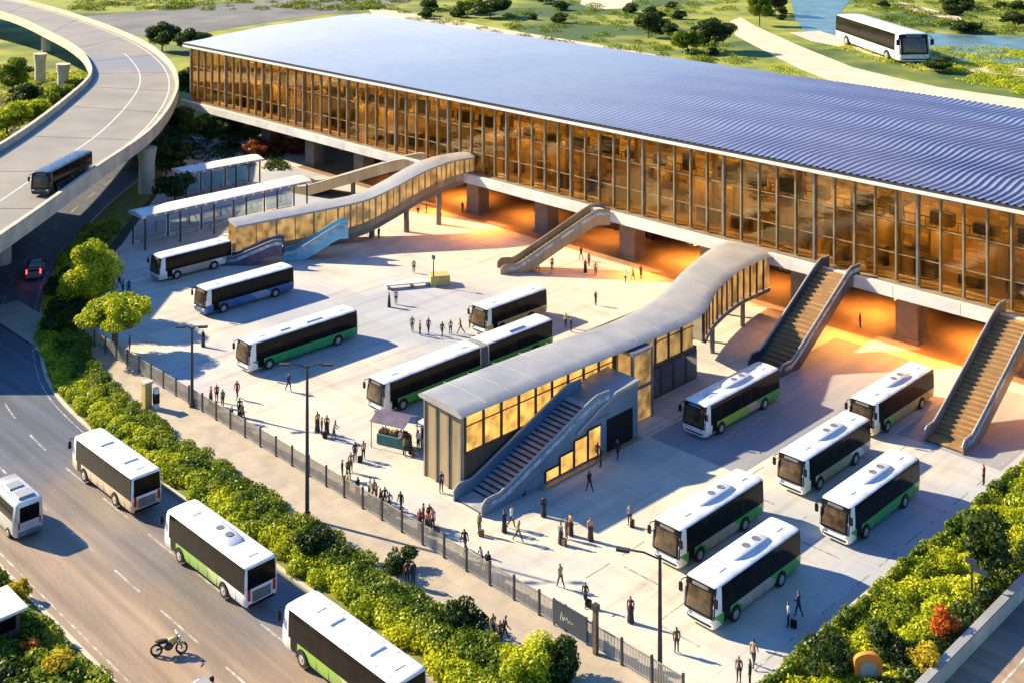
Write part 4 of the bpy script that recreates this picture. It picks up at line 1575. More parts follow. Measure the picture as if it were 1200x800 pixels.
def bus(label, front, heading, L=10.8, kind='mixed', group='city buses', roof='unit', door_side=1, win=None, scale=1.0, hatches=True, zf=0.0, name='bus', cat='bus', extra_section=0.0):
    """front: plan point of the centre of the bus front; heading: 2-D direction the front looks to"""
    hd = Vector((heading[0], heading[1], 0)).normalized()
    c = Vector((front[0], front[1], 0)) - hd * (L / 2) * scale
    t = thing(name, label, cat, (c.x, c.y, zf), math.atan2(hd.y, hd.x), group)
    t.scale = (scale,) * 3
    win = win or M['bus_glass']
    liv = LIV[kind]
    art = extra_section > 0
    bus_body(t, L, liv, rear=not art)
    if art:
        L2 = extra_section
        xo = -L / 2 - 1.0 - L2 / 2
        bus_body(t, L2, liv, x_off=xo, front=False, name='trailer_body')
        mb = MB()
        rings = []
        for k in range(11):
            s = .90 if k % 2 else .97
            rings.append([(-L / 2 - k * .1, y * s, .35 + (z - .35) * s) for (_, y, z) in section(0, L)])
        mb.loft(rings, True, True)
        mb.build('bellows', M['grey_trim'], t)
    rearL = -L / 2
    for sg in (-1, 1):
        side_band(t, L, sg, -L / 2 + .18 if not art else -L / 2 + .1, L / 2 - .82, 1.27, 2.945, win, 'side_window')
        if art:
            side_band(t, L, sg, xo - L2 / 2 + .18, xo + L2 / 2 - .1, 1.27, 2.945, win, 'side_window')
        # pillars inside the glazing and the skirt panel gaps
        mb = MB()
        for k in range(1, 7):
            x = -L / 2 + k * L / 7.4
            zs = (1.44, 2.1, 2.72)
            for za, zb in zip(zs[:-1], zs[1:]):
                ya, yb = bus_y(za) + .014, bus_y(zb) + .014
                mb.add([(x - .03, sg * ya, za), (x + .03, sg * ya, za), (x + .03, sg * yb, zb), (x - .03, sg * yb, zb)], [(0, 1, 2, 3)])
        mb.build('window_pillar', M['black_trim'], t)
        mb = MB()
        for k in range(1, 9):
            x = -L / 2 + k * L / 9
            if min(abs(x - (L / 2 - 2.35)), abs(x - (-L / 2 + 2.7))) > .7:
                mb.box(x - .008, x + .008, sg * 1.285 - .02, sg * 1.285 + .019, .45, 1.3)
        mb.build('skirt_seam', M['grey_trim'], t)
        side_band(t, L, sg, L / 2 - 1.75, L / 2 - 1.05, .46, 1.40, M['bus_glass'], 'door', .016) if sg == door_side else None
    wx = [L / 2 - 2.35, -L / 2 + 2.7]
    if art:
        wx = [L / 2 - 2.35, -L / 2 + 1.6, xo - L2 / 2 + 2.7]
    for x in wx:
        for sg in (-1, 1):
            mb = MB()
            n = 14
            vs = [(x + .66 * math.cos(math.pi * k / n), sg * 1.306, .38 + .72 * math.sin(math.pi * k / n)) for k in range(n + 1)]
            vs2 = [(a, b_ - sg * .25, c_) for a, b_, c_ in vs]
            mb.loft([vs, vs2], True, True)
            mb.build('wheel_arch', M['black_trim'], t)  # black half-disc: dark of the wheel recess put into its colour
            wheel(t, x, sg * 1.20)
    # front: black surround, windscreen, bumper strip, lamps, mirrors
    def fpanel(z0, z1, hw0, hw1, eps, m, nm, nz=7, ny=17, curve=.16):
        mb = MB()
        rings = []
        for i in range(nz):
            u = i / (nz - 1)
            z = z0 + (z1 - z0) * u
            hw = hw0 + (hw1 - hw0) * u
            rings.append([(front_x(L, z) + eps - curve * (abs(k / (ny - 1) * 2 - 1) ** 9) * .6, hw * (k / (ny - 1) * 2 - 1), z) for k in range(ny)])
        back = [[(p[0] - .1, p[1], p[2]) for p in r] for r in rings]
        mb.loft(rings, False, False)
        mb.loft(back, False, False)
        top, topb = rings[-1], back[-1]
        mb.loft([top, topb], False, False)
        mb.loft([rings[0], back[0]], False, False)
        mb.loft([[r[0] for r in rings], [r[0] for r in back]], False, False)
        mb.loft([[r[-1] for r in rings], [r[-1] for r in back]], False, False)
        return mb.build(nm, m, t, smooth=True)
    fpanel(1.02, 2.93, 1.245, 1.20, .045, M['black_trim'], 'windscreen_surround')
    fpanel(1.2, 2.6, 1.10, 1.06, .065, M['windscreen'], 'windscreen')
    fpanel(2.68, 2.86, .8, .78, .06, M['grey_trim'], 'destination_sign')
    fpanel(.46, .56, 1.0, 1.0, .03, M['black_trim'], 'bumper_grille')
    for sg in (-1, 1):
        mb = MB()
        mb.sphere((front_x(L, .85) - .04, sg * .92, .86), (.08, .2, .12), 10, 6)
        mb.build('headlight', M['lamp_glass'], t, smooth=True)
        mb = MB()
        mb.tube([(front_x(L, 2.75) - .25, sg * 1.1, 2.8), (front_x(L, 2.75) + .28, sg * 1.32, 2.78), (front_x(L, 2.75) + .32, sg * 1.42, 2.5)], .035, 6)
        mb.box(front_x(L, 2.75) + .22, front_x(L, 2.75) + .36, sg * 1.42 - .12, sg * 1.42 + .12, 1.95, 2.5)
        mb.build('mirror', M['black_trim'], t)
    # rear
    xr = rearL if not art else xo - L2 / 2
    def rp(z0, z1, hw, eps, m, nm):
        mb = MB()
        dz = 0.10 * max(0, (z1 - 1.4) / 1.7) ** 1.6
        d0 = 0.10 * max(0, (z0 - 1.4) / 1.7) ** 1.6
        vs = [(xr - eps + d0, -hw, z0), (xr - eps + d0, hw, z0), (xr - eps + dz, hw * .97, z1), (xr - eps + dz, -hw * .97, z1)]
        mb.add(vs + [(x + .14, y, z) for x, y, z in vs], [(0, 1, 2, 3), (0, 4, 5, 1), (1, 5, 6, 2), (2, 6, 7, 3), (3, 7, 4, 0), (7, 6, 5, 4)])
        return mb.build(nm, m, t)
    rp(1.55, 2.86, 1.12, .02, win, 'rear_window')
    rp(.62, 1.3, .72, .02, M['grey_trim'], 'engine_grille')
    rp(.36, .5, 1.05, .03, M['black_trim'], 'rear_bumper')
    for sg in (-1, 1):
        mb = MB().box(xr - .03, xr + .1, sg * 1.0 - .09, sg * 1.0 + .09, .8, 1.5)
        mb.build('tail_light', M['red_lamp'], t)
    # roof
    if roof == 'unit':
        mb = MB()
        rings = []
        for x, s, h in ((-2.3, .55, .02), (-2.0, .9, .2), (-.9, 1, .27), (.5, 1, .27), (1.4, .8, .2), (2.0, .45, .03)):
            rings.append([(x - .3, -.78 * s, 3.02), (x - .3, -.66 * s, 3.05 + h * .7), (x - .3, -.42 * s, 3.07 + h), (x - .3, .42 * s, 3.07 + h), (x - .3, .66 * s, 3.05 + h * .7), (x - .3, .78 * s, 3.02)])
        mb.loft(rings, True, True)
        mb.build('roof_unit', M['unit_grey'], t, smooth=True)
        mb = MB()
        for x in (-1.4, -.2):
            MB().cyl((x, 0, 3.345), (0, 0, 1), .3, .03, 14).build('roof_fan', M['grey_trim'], t)
    elif roof == 'flat':
        MB().box(-2.6, -.6, -.6, .6, 3.05, 3.2).build('roof_unit', M['unit_grey'], t, bevel=.04)
        MB().box(1.4, 2.6, -.55, .55, 3.05, 3.2).build('roof_unit', M['unit_grey'], t, bevel=.04)
    if hatches:
        mb = MB()
        for x in (L / 2 - 2.2, -L / 2 + 1.4):
            MB().box(x - .38, x + .38, -.38, .38, 3.05, 3.135).build('roof_hatch', M['unit_grey'], t, bevel=.02)
    mb = MB()
    for x in np.arange(-L / 2 + .9, L / 2 - 1.0, 1.35):
        mb.box(x - .012, x + .012, -.95, .95, 3.03, 3.088)
    if art:
        for x in np.arange(xo - L2 / 2 + .5, xo + L2 / 2, 1.35):
            mb.box(x - .012, x + .012, -.95, .95, 3.03, 3.088)
        mb.box(xo - 1, xo + 1.2, -.7, .7, 3.05, 3.25)
    mb.build('roof_rib', M['unit_grey'], t)
    return t

DN = (0, -1)
gp = 'city buses parked on the plaza'
bus('green and beige bus nearest the lower lamp post, foremost in the bays', (-47.55, 65.0), DN, 10.6, 'mixed', gp)
bus('bus with green front wheel swoosh, second in the bay beside the foremost bus', (-53.4, 69.0), DN, 10.8, 'mixed', gp)
bus('bright green sided bus closest to the planted garden', (-46.4, 80.3), DN, 11.2, 'green_nose', gp)
bus('white and beige bus standing between two rows of bays', (-52.6, 84.2), DN, 10.8, 'beige', gp)
bus('cream and yellow bus near the garden escalator with brown windscreen', (-53.6, 97.4), DN, 11.6, 'cream', gp)
bus('lime green and white bus in front of the open escalator', (-63.9, 86.6), DN, 12.0, 'lime', gp)
bus('emerald green bus standing alone behind two lamp posts', (-104.2, 66.0), DN, 13.6, 'emerald', gp, roof='flat')
bus('blue and white bus farthest from the pavilion on the open plaza', (-120.9, 71.0), DN, 12.0, 'blue', gp, roof='none')
bus('long articulated white and green bus beside the pavilion roof', (-87.6, 69.6), DN, 12.4, 'green_nose', gp, roof='none', extra_section=9.5)
bus('short tan bus half hidden behind the articulated bus', (-94.4, 89.2), DN, 9.6, 'tan', gp, roof='none')
bus('shaded white bus in front of the white roofed shelter', (-134.8, 73.0), DN, 10.2, 'beige', gp, roof='none')
gr = 'buses on the main road'
bus('cream coach with brown windows, last in the line on the road', (-97.0, 46.3), (-1, 0), 10.4, 'tour', gr, roof='flat')
bus('white and lime bus in the middle of the line on the road', (-81.0, 45.9), (-1, 0), 11.0, 'road', gr, roof='unit')
bus('white and lime bus cut by the lower picture edge on the road', (-65.2, 45.5), (-1, 0), 11.4, 'road', gr, roof='flat')
# dark bus on the flyover
a, c = G(48, 232, ZF), G(112, 196, ZF)
d = (a - c)
bus('black bus driving along the curved flyover', ((a.x - .3), a.y), (d.x, d.y), 12.4, 'dark', 'bus on the flyover', roof='none', win=M['bus_glass'], zf=ZF + .02, hatches=False)
# big white coach by the river
a, c = G(1072, 76), G(992, 47)
d = a - c
bus('huge white coach with dark windows parked beside the river', (a.x, a.y), (d.x, d.y), 13.6, 'pale', 'coach by the river', roof='none', scale=(d.length / 13.6) * .96, hatches=False).scale.z *= .80

# ------------------------------------------------------------------ other vehicles
def car_body(L, W, prof, glass_prof):
    """prof: list of (x, z_top); builds a rounded hull and a cabin"""
    return None

def van(label, front, heading, L=6.0, W=2.0, H=2.5, paint=M['silver']):
    hd = Vector((heading[0], heading[1], 0)).normalized()
    c = Vector((front[0], front[1], 0)) - hd * L / 2
    t = thing('van', label, 'van', (c.x, c.y, Z_ROAD), math.atan2(hd.y, hd.x))
    st = [(-L / 2, .35, H - .32, .84), (-L / 2 + .12, .3, H - .06, .95), (-L / 2 + .6, .28, H, 1), (0, .28, H, 1), (L / 2 - 2.0, .28, H - .02, 1), (L / 2 - 1.5, .28, H - .35, .99), (L / 2 - .85, .28, 1.25, .97), (L / 2 - .2, .3, 1.0, .93), (L / 2, .4, .8, .84)]
    rings = []
    for x, zb, zt, s in st:
        w = W / 2 * s
        hgt = zt - zb
        rings.append([(x, -w * .92, zb), (x, -w, zb + .2), (x, -w, zb + hgt * .5), (x, -w * .93, zt - .2), (x, -w * .78, zt - .03), (x, 0, zt), (x, w * .78, zt - .03), (x, w * .93, zt - .2), (x, w, zb + hgt * .5), (x, w, zb + .2), (x, w * .92, zb)])
    MB().loft(rings, True, True).build('body', paint, t, smooth=True)
    for sg in (-1, 1):
        mb = MB()
        z0, z1 = 1.45, H - .38
        x0, x1 = -L / 2 + .5, L / 2 - 2.0
        mb.add([(x0, sg * (W / 2 + .008), z0), (x1 + .5, sg * (W / 2 + .004), z0), (x1, sg * (W / 2 * .955 + .008), z1), (x0, sg * (W / 2 * .955 + .008), z1)], [(0, 1, 2, 3)])
        mb.build('side_window', M['bus_glass'], t)
        for x in (-L / 2 + 1.2, L / 2 - 1.2):
            wheel(t, x, sg * (W / 2 - .12), .36, .36)
        mb = MB().box(L / 2 - .2, L / 2 - .04, sg * .68 - .17, sg * .68 + .17, .72, .9)
        mb.build('headlight', M['lamp_glass'], t)
        mb = MB().box(-L / 2 - .02, -L / 2 + .1, sg * .80 - .06, sg * .80 + .06, .9, 1.4)
        mb.build('tail_light', M['red_lamp'], t)
        mb = MB().box(L / 2 - 1.35, L / 2 - 1.2, sg * (W / 2 + .14) - .12, sg * (W / 2 + .14) + .12, 1.2, 1.5)
        mb.build('mirror', M['black_trim'], t)
    mb = MB().box(-L / 2 - .03, -L / 2 + .12, -.74, .74, 1.35, H - .42)
    mb.build('rear_window', M['bus_glass'], t)
    mb = MB().box(-L / 2 - .14, -L / 2 + .1, -.88, .88, .38, .66)
    mb.build('rear_bumper', M['grey_trim'], t, bevel=.04)
    mb = MB()
    mb.add([(L / 2 - .93, -.8, 1.33), (L / 2 - .93, .8, 1.33), (L / 2 - 1.48, .74, H - .33), (L / 2 - 1.48, -.74, H - .33)], [(0, 1, 2, 3)])
    mb.build('windscreen', M['bus_glass'], t)
    MB().box(-L / 2 + .5, -L / 2 + 1.6, -.6, .6, H - .02, H + .14).build('roof_unit', M['grey_roof'], t, bevel=.03)
    MB().box(-L / 2 + 2.3, -L / 2 + 3.3, -.55, .55, H - .02, H + .1).build('roof_unit', M['grey_roof'], t, bevel=.03)
    return t
van('silver minibus with dark rear window in the far lane of the road', (-96.6, 38.4), (-1, 0), 6.8, 2.25, 2.9)
p = G(262, 828, 1.0)
van('small white van just entering the picture at the road bottom', (p.x - 3.6, p.y - .4), (-1, 0), 4.6, 1.75, 1.7, M['white_paint'])
p = G(38, 330)
cv = van('dark car with red tail lamps beneath the flyover', (p.x - 4.2, p.y + 2.5), (-.86, .5), 4.4, 1.75, 1.6, M['grey_trim'])
cv['category'] = 'car'
cv.name = 'car'
for ch in cv.children:
    if ch.name.startswith('tail_light'):
        ch.data.materials[0] = emit_mat('lit_tail_lamp', (1, .03, .02), 5.0, base=(.5, .02, .02), lowk=.8) if 'lit_tail_lamp' not in bpy.data.materials else bpy.data.materials['lit_tail_lamp']

def motorcycle(label, loc, rz, paint):
    t = thing('motorcycle', label, 'motorcycle', loc, rz)
    for x in (-.65, .65):
        mb = MB()
        mb.tube([(x + .28 * math.cos(a), 0, .3 + .28 * math.sin(a)) for a in np.linspace(0, 2 * math.pi, 15)], .06, 6, cap=False)
        wl = mb.build('wheel', M['black'], t, smooth=True)
        mb = MB()
        mb.cyl((x, 0, .3), (0, 1, 0), .05, .16, 8)
        for k in range(6):
            a = k * math.pi / 3
            mb.beam((x, 0, .3), (x + .26 * math.cos(a), 0, .3 + .26 * math.sin(a)), .02, .02)
        mb.build('rim', M['rim'], wl)
    mb = MB()
    mb.tube([(-.65, 0, .3), (-.2, 0, .42), (.25, 0, .5), (.5, 0, .85)], .06, 6)
    mb.tube([(-.6, 0, .62), (.1, 0, .68), (.45, 0, .85)], .05, 6)
    mb.sphere((-.02, 0, .42), (.26, .16, .2))
    mb.build('frame', M['dark_metal'], t, smooth=True)
    mb = MB().sphere((.2, 0, .76), (.3, .16, .15))
    mb.sphere((.62, 0, .58), (.26, .09, .08))
    mb.build('fuel_tank', paint, t, smooth=True)
    mb = MB().sphere((-.35, 0, .76), (.42, .15, .09))
    mb.build('saddle', M['black'], t, smooth=True)
    mb = MB()
    mb.tube([(.68, .07, .3), (.5, .07, .9), (.42, .1, 1.02), (.3, .36, 1.02)], .03, 6)
    mb.tube([(.68, -.07, .3), (.5, -.07, .9), (.42, -.1, 1.02), (.3, -.36, 1.02)], .03, 6)
    mb.build('handlebar', M['steel'], t, smooth=True)
    mb = MB().sphere((.56, 0, .88), .1)
    mb.build('headlight', M['lamp_glass'], t, smooth=True)
    return t
p = G(198, 764)
mc = motorcycle('parked brown motorcycle on the open road', (p.x, p.y, Z_ROAD), R(55), M['yellow'])
mc.scale = (1.2,) * 3


# ================================================================== FENCE, LAMP POSTS, SIGNS, WALL
YF = 58.6
fence = thing('fence', 'long grey mesh fence between the sidewalk and the plaza', 'fence', (-85, YF, 0))
pb = MB()
for z in (.18, 1.5):
    pb.box(0.06, 2.34, -.03, .03, z - .04, z + .04)
for k in range(19):
    x = .12 + k * .12
    pb.box(x - .025, x + .025, -.016, .016, .18, 1.5)
panel_m = pb.mesh('mesh_panel', M['mesh_grey'])
pm = MB()
pm.box(-.07, .07, -.07, .07, 0, 1.72)
post_m = pm.mesh('post', M['dark_metal'])
for i in range(36):
    x = -128 + i * 2.4
    p = bpy.data.objects.new('post', post_m)
    col.objects.link(p); p.parent = fence; p.location = (x + 85, 0, 0)
    if i < 35:
        p = bpy.data.objects.new('mesh_panel', panel_m)
        col.objects.link(p); p.parent = fence; p.location = (x + 85, 0, 0)
def lamp_post(label, loc, h, arms):
    t = thing('lamp_post', label, 'lamp post', loc, 0, 'tall lamp posts')
    mb = MB()
    mb.tube([(0, 0, 0), (0, 0, h * .4), (0, 0, h)], [.17, .14, .10], 10)
    mb.build('pole', M['dark_metal'], t, smooth=True)
    mb = MB().cyl((0, 0, .25), (0, 0, 1), .26, .5, 10)
    mb.build('base', M['dark_metal'], t)
    for (dx, dy) in arms:
        L = math.hypot(dx, dy)
        mb = MB()
        mb.tube([(0, 0, h - .25), (dx * .5, dy * .5, h + .05), (dx, dy, h + .08)], .06, 6)
        arm = mb.build('arm', M['dark_metal'], t, smooth=True)
        ux, uy = dx / L, dy / L
        mb = MB()
        mb.beam((dx - ux * .1, dy - uy * .1, h + .02), (dx + ux * .75, dy + uy * .75, h + .04), .34, .16)
        mb.build('lamp_head', M['dark_metal'], arm)
        mb = MB()
        mb.beam((dx + ux * .05, dy + uy * .05, h - .075), (dx + ux * .65, dy + uy * .65, h - .055), .26, .03)
        mb.build('lamp_lens', M['lamp_glass'], arm)
    return t
a = 1 / math.sqrt(2)
lamp_post('short double-arm lamp post on the fence near the emerald green bus', (-100.8, 58.45, 0), 7.4, [(-.5, -.5), (.5, .5)])
lamp_post('tallest double-arm lamp post standing on the sidewalk edge of the hedge', (-77.0, 54.6, 0), 11.9, [(-1.0, -1.0), (.9, .9)])
lamp_post('long-armed lamp post beside the foremost bus, its base below the picture', (-46.0, 58.9, 0), 7.9, [(-1.7, -1.0)])
# post and dark notice board on the fence
p = G(697, 766)
t = thing('notice_post', 'brown wooden post standing against the fence near the dark board', 'post', (p.x, YF - .35, 0))
MB().box(-.14, .14, -.14, .14, 0, 3.0).build('pole', M['bark'], t)
MB().box(-.2, .2, -.2, .2, 2.8, 3.15).build('cap', M['dark_metal'], t)
t = thing('notice_board', 'dark notice board with pale scribbled lettering fixed to the fence', 'notice board', (-54.6, YF - .14, 0.15))
MB().box(0, 3.0, -.05, .02, .15, 1.65).build('board', M['sign_dark'], t)
mb = MB()
zs = [.5, 1.15, .55, .9, .7, .95, .6, .85, .65, .8, .7]
for k in range(10):
    mb.beam((.7 + k * .12, -.06, zs[k]), (.82 + k * .12, -.06, zs[k + 1]), .012, .05)
mb.build('lettering', M['paint'], t)
mb = MB()
for x in (.05, 2.95):
    mb.box(x - .05, x + .05, .02, .08, -.15, 1.65)
mb.build('support', M['dark_metal'], t)
# gate pillar pair at the far end of the fence
p = G(172, 476)
t = thing('gate_pillar', 'yellow and white gate pillar at the sidewalk end of the fence', 'gate pillar', (p.x, p.y, 0))
MB().box(-.35, .35, -.35, .35, 0, 2.2).build('shaft', M['yellow'], t)
MB().box(-.45, .45, -.45, .45, 2.2, 2.4).build('cap', M['kerb'], t)
p = G(183, 478)
t = thing('gate_pillar', 'black and white striped gate pillar beside the yellow pillar', 'gate pillar', (p.x, p.y, 0))
MB().box(-.22, .22, -.22, .22, 0, 1.9).build('shaft', M['white_metal'], t)
MB().box(-.235, .235, -.235, .235, .5, 1.4).build('stripe', M['black_trim'], t)
# garden wall along the side road
t = thing('garden_wall', 'low pale concrete wall between the garden and the side road', 'wall', (-33.9, 90, 0))
MB().box(-.2, .2, -50, 60, -.2, 1.0).build('wall', M['concrete'], t)
MB().box(-.27, .27, -50, 60, 1.0, 1.12).build('coping', M['grey_roof'], t)
# garden signpost
p = G(1139, 707)
t = thing('signpost', 'small dark signpost standing in the yellow garden shrubs', 'signpost', (p.x, p.y, 0))
MB().tube([(0, 0, 0), (0, 0, 3.0)], .07, 8).build('pole', M['dark_metal'], t)
MB().box(-.1, 1.1, -.05, .05, 2.3, 2.65).build('sign_arm', M['sign_dark'], t)
MB().box(-.45, .35, -.06, .06, 2.7, 3.1).build('sign_arm', M['sign_dark'], t)
# orange arched board in the garden
p = G(1017, 806)
t = thing('garden_board', 'orange arched board with a pale grey face among the dark shrubs', 'board', (p.x, p.y, .55), R(45))
mb = MB()
n = 12
arc = [(.85 * math.cos(math.pi * k / n), 1.15 + .5 * math.sin(math.pi * k / n)) for k in range(n + 1)]
ol = [(.85, 0)] + arc + [(-.85, 0)]
mb.loft([[(x, -.15, z) for x, z in ol], [(x, .15, z) for x, z in ol]], True, True)
mb.build('board', M['orange'], t)
ol2 = [(x * .6, z * .72) for x, z in ol]
mb = MB()
mb.loft([[(x, -.19, z) for x, z in ol2], [(x, -.1, z) for x, z in ol2]], True, True)
mb.build('face_panel', M['grey_roof'], t)
# guard booth at the lower verge
p = G(4, 752)
t = thing('guard_booth', 'white-roofed dark guard booth among the verge shrubs', 'booth', (p.x - .6, p.y - .4, 0))
MB().box(-1.3, 1.3, -1.2, 1.2, 0, 2.1).build('wall', M['brown_wall'], t)
MB().box(-1.7, 1.7, -1.6, 1.6, 2.1, 2.3).build('roof', M['white_metal'], t, bevel=.05)
for a0, a1, b0, b1 in ((-1.0, 1.0, -1.23, -1.19), (1.28, 1.32, -.9, .9)):
    MB().box(a0, a1, b0, b1, 1.0, 1.8).build('window', M['bus_glass'], t)
# market stall by the articulated bus
p = G(462, 521)
t = thing('market_stall', 'small dark-canopied market stall in front of the articulated bus', 'market stall', (p.x, p.y, 0), R(20))
mb = MB()
mb.loft([[(-1.7, -1.3, 2.3), (-1.7, 0, 2.8), (-1.7, 1.3, 2.3)], [(1.7, -1.3, 2.3), (1.7, 0, 2.75), (1.7, 1.3, 2.3)]], False, False)
o = mb.build('canopy', M['purple'], t)
o.modifiers.new('thick', 'SOLIDIFY').thickness = .05
for x in (-1.6, 1.6):
    for y in (-1.2, 1.2):
        MB().tube([(x, y, 0), (x, y, 2.32)], .04, 6).build('pole', M['dark_metal'], t)
MB().box(-1.5, 1.5, -.5, .5, .05, .9).build('counter', M['teal'], t, bevel=.03)
for i, (dx, cm_) in enumerate(((-1.0, 'red_goods'), (0.0, 'yellow'), (1.0, 'red_goods'))):
    lab = ('red heaped crate nearest the bus on the stall counter', 'yellow heaped crate in the middle of the stall counter', 'red heaped crate nearest the pavilion on the stall counter')[i]
    ct = thing('crate', lab, 'crate', Matrix.Translation(Vector((p.x, p.y, .92))) @ (Matrix.Rotation(R(20), 4, 'Z') @ Vector((dx, 0, 0))), R(20), 'crates on the stall')
    MB().box(-.4, .4, -.35, .35, 0, .25).build('box', M['bark'], ct)
    mb = MB()
    for k in range(14):
        mb.sphere((random.uniform(-.3, .3), random.uniform(-.26, .26), .27 + random.uniform(0, .1)), .1, 6, 4)
    mb.build('goods', M[cm_], ct, smooth=True)
p = G(505, 524)
t = thing('ticket_kiosk', 'pale grey ticket kiosk beside the pavilion front', 'kiosk', (p.x, p.y, 0), R(10))
MB().box(-.7, .7, -.6, .6, 0, 2.2).build('body', M['grey_roof'], t, bevel=.04)
MB().box(-.85, .85, -.85, .7, 2.2, 2.35).build('roof', M['white_metal'], t, bevel=.03)
MB().box(-.5, .5, -.63, -.58, 1.0, 1.8).build('window', M['bus_glass'], t)
MB().box(-.6, .6, -.85, -.6, .9, .98).build('counter', M['tan_wall'], t)
# bench + pole out on the plaza
p = G(482, 336)
t = thing('bench', 'long low white bench with faded yellow end panel on the open plaza', 'bench', (p.x, p.y, 0), R(60))
MB().box(-3.2, 2.2, -.55, .55, .45, .6).build('seat', M['white_metal'], t, bevel=.03)
MB().box(2.2, 4.6, -.9, .9, .0, 1.25).build('end_panel', M['yellow'], t, bevel=.1)
for x in (-2.8, 0, 1.9):
    MB().box(x - .15, x + .15, -.45, .45, 0, .45).build('leg', M['steel'], t)
p = G(508, 336)
t = thing('signal_pole', 'thin dark pole beside the yellow bench panel', 'pole', (p.x, p.y, 0))
MB().tube([(0, 0, 0), (0, 0, 3.6)], [.1, .06], 8).build('shaft', M['dark_metal'], t)
MB().cyl((0, 0, .1), (0, 0, 1), .35, .2, 12).build('base', M['kerb'], t)
MB().box(-.25, .25, -.08, .08, 3.3, 3.75).build('signal_head', M['dark_metal'], t)


# ================================================================== VEGETATION
def hedge_clumps(path_fn, n, wlo, whi, r0, r1, h0, h1, seed):
    r = random.Random(seed)
    out = []
    for i in range(n):
        u = (i + r.random()) / n
        p = path_fn(u, r.uniform(wlo, whi))
        a = r.uniform(r0, r1)
        hh = r.uniform(h0, h1)
        out.append(((p[0], p[1], hh * .35), (a, a * r.uniform(.8, 1.2), hh * .65)))
    return out
med_path = offset(kerb_in, -0.0)
cum = [0.0]
for i in range(1, len(kerb_in)):
    cum.append(cum[-1] + (kerb_in[i] - kerb_in[i - 1]).length)
def on_path(s_, d):
    import bisect
    i = min(len(kerb_in) - 2, max(0, bisect.bisect(cum, s_) - 1))
    f = (s_ - cum[i]) / (cum[i + 1] - cum[i])
    p = kerb_in[i].lerp(kerb_in[i + 1], f)
    t_ = (kerb_in[i + 1] - kerb_in[i]).normalized()
    return (p.x + t_.y * d, p.y - t_.x * d)
S0, S1 = 24, cum[-1] - 38
cl_y = hedge_clumps(lambda u, d: on_path(S0 + u * (S1 - S0), d), 300, 0.6, 2.8, .7, 1.0, .75, 1.05, 3)
hd = leaf_obj('hedge', cl_y, 70, .115, M['leaf_yellow'])
tag(hd, 'low yellow-green hedge lining the road kerb', 'hedge')
cl_g = hedge_clumps(lambda u, d: on_path(S0 + u * (S1 - S0), d), 290, 2.4, 4.5, .8, 1.1, .8, 1.25, 4)
hd = leaf_obj('hedge', cl_g, 66, .115, M['leaf'])
tag(hd, 'green hedge along the sidewalk behind the yellow-green kerb hedge', 'hedge')

def bush(label, loc, rx, h, m, seed, n=9, group='bushes', size=.125, dens=52, name='bush', cat='bush'):
    cl_ = crown_clumps(0, 0, h * .45, rx, rx, h * .55, n, k=.5, seed=seed)
    t = thing(name, label, cat, loc, 0, group)
    mb = MB()
    for i in range(5):
        a_ = i * 1.26 + seed
        mb.tube([(0, 0, -.05), (math.cos(a_) * rx * .3, math.sin(a_) * rx * .3, h * .3), (math.cos(a_) * rx * .55, math.sin(a_) * rx * .55, h * .6)], [.06, .045, .02], 5)
    mb.build('stem', M['bark'], t)
    leaf_obj('foliage', cl_, dens, size, m, t)
    return t
p = G(612, 800)
bush('round sunlit yellow-green bush at the hedge end beside the road buses', (p.x, p.y, 0), 2.1, 3.2, M['leaf_yellow'], 3, 12)
p = G(632, 795)
bush('dark green bush leaning against the round sunlit bush', (p.x + .8, p.y + .6, 0), 1.5, 2.8, M['leaf_dark'], 5, 10)
p = G(366, 648)
bush('dark green bush in the hedge below the tallest lamp post', (p.x, p.y, 0), 1.6, 2.2, M['leaf_dark'], 6)
p = G(545, 735)
bush('dark green bush in the hedge near two walkers on the sidewalk', (p.x, p.y, 0), 1.4, 2.0, M['leaf_dark'], 7)
p = G(470, 668)
bush('dark green bush in the hedge beside the white bus roof', (p.x, p.y, 0), 1.3, 1.9, M['leaf_dark'], 9)

# two trees at the bend
p = G(104, 375)
tree('tree', 'bright yellow-green tree in the road bend beside the flyover', (p.x, p.y, 0), 9.2, 3.4, 3.9, M['leaf_yellow'], n=26, size=.15, dens=36, seed=4, trunk_r=.2)
p = G(134, 414)
tree('tree', 'flat spreading tree with thick pale trunk at the fence end', (p.x, p.y, 0), 6.0, 4.1, 1.75, M['leaf_yellow'], n=30, size=.14, dens=40, seed=8, trunk_r=.32, bare=.55, ry=3.4)
p = G(82, 385)
bush('dark green bush under the bright tree in the road bend', (p.x, p.y, 0), 3.2, 3.4, M['leaf_dark'], 11, 14)
p = G(72, 345)
bush('dark bush against the kerb before the flyover shadow', (p.x + 1, p.y, 0), 2.6, 3.4, M['leaf_dark'], 12, 12)
# verge shrubs at the lower corner
def flat_fn(x0, x1):
    return lambda u, d: (x0 + u * (x1 - x0), d)
cl_v = hedge_clumps(flat_fn(-92, -58), 120, 30.0, 34.2, .6, 1.1, .7, 1.4, 21)
tag(leaf_obj('hedge', cl_v, 34, .16, M['leaf']), 'green verge hedge beside the kerb opposite the bus line', 'hedge')
cl_v = hedge_clumps(flat_fn(-92, -58), 60, 22.0, 30.5, 1.0, 1.6, 1.0, 1.9, 22)
tag(leaf_obj('hedge', cl_v, 26, .18, M['leaf_dark']), 'dark green hedge behind the guard booth on the verge', 'hedge')
for (x, y, rx, lab) in ((22, 702, .9, 'yellow flowering bush beside the guard booth roof'), (72, 795, 1.3, 'yellow flowering bush at the lowest corner of the verge'),):
    p = G(x, y)
    bush(lab, (p.x, p.y, 0), rx, 1.6, M['leaf_gold'], x, 9)
p = G(32, 772)
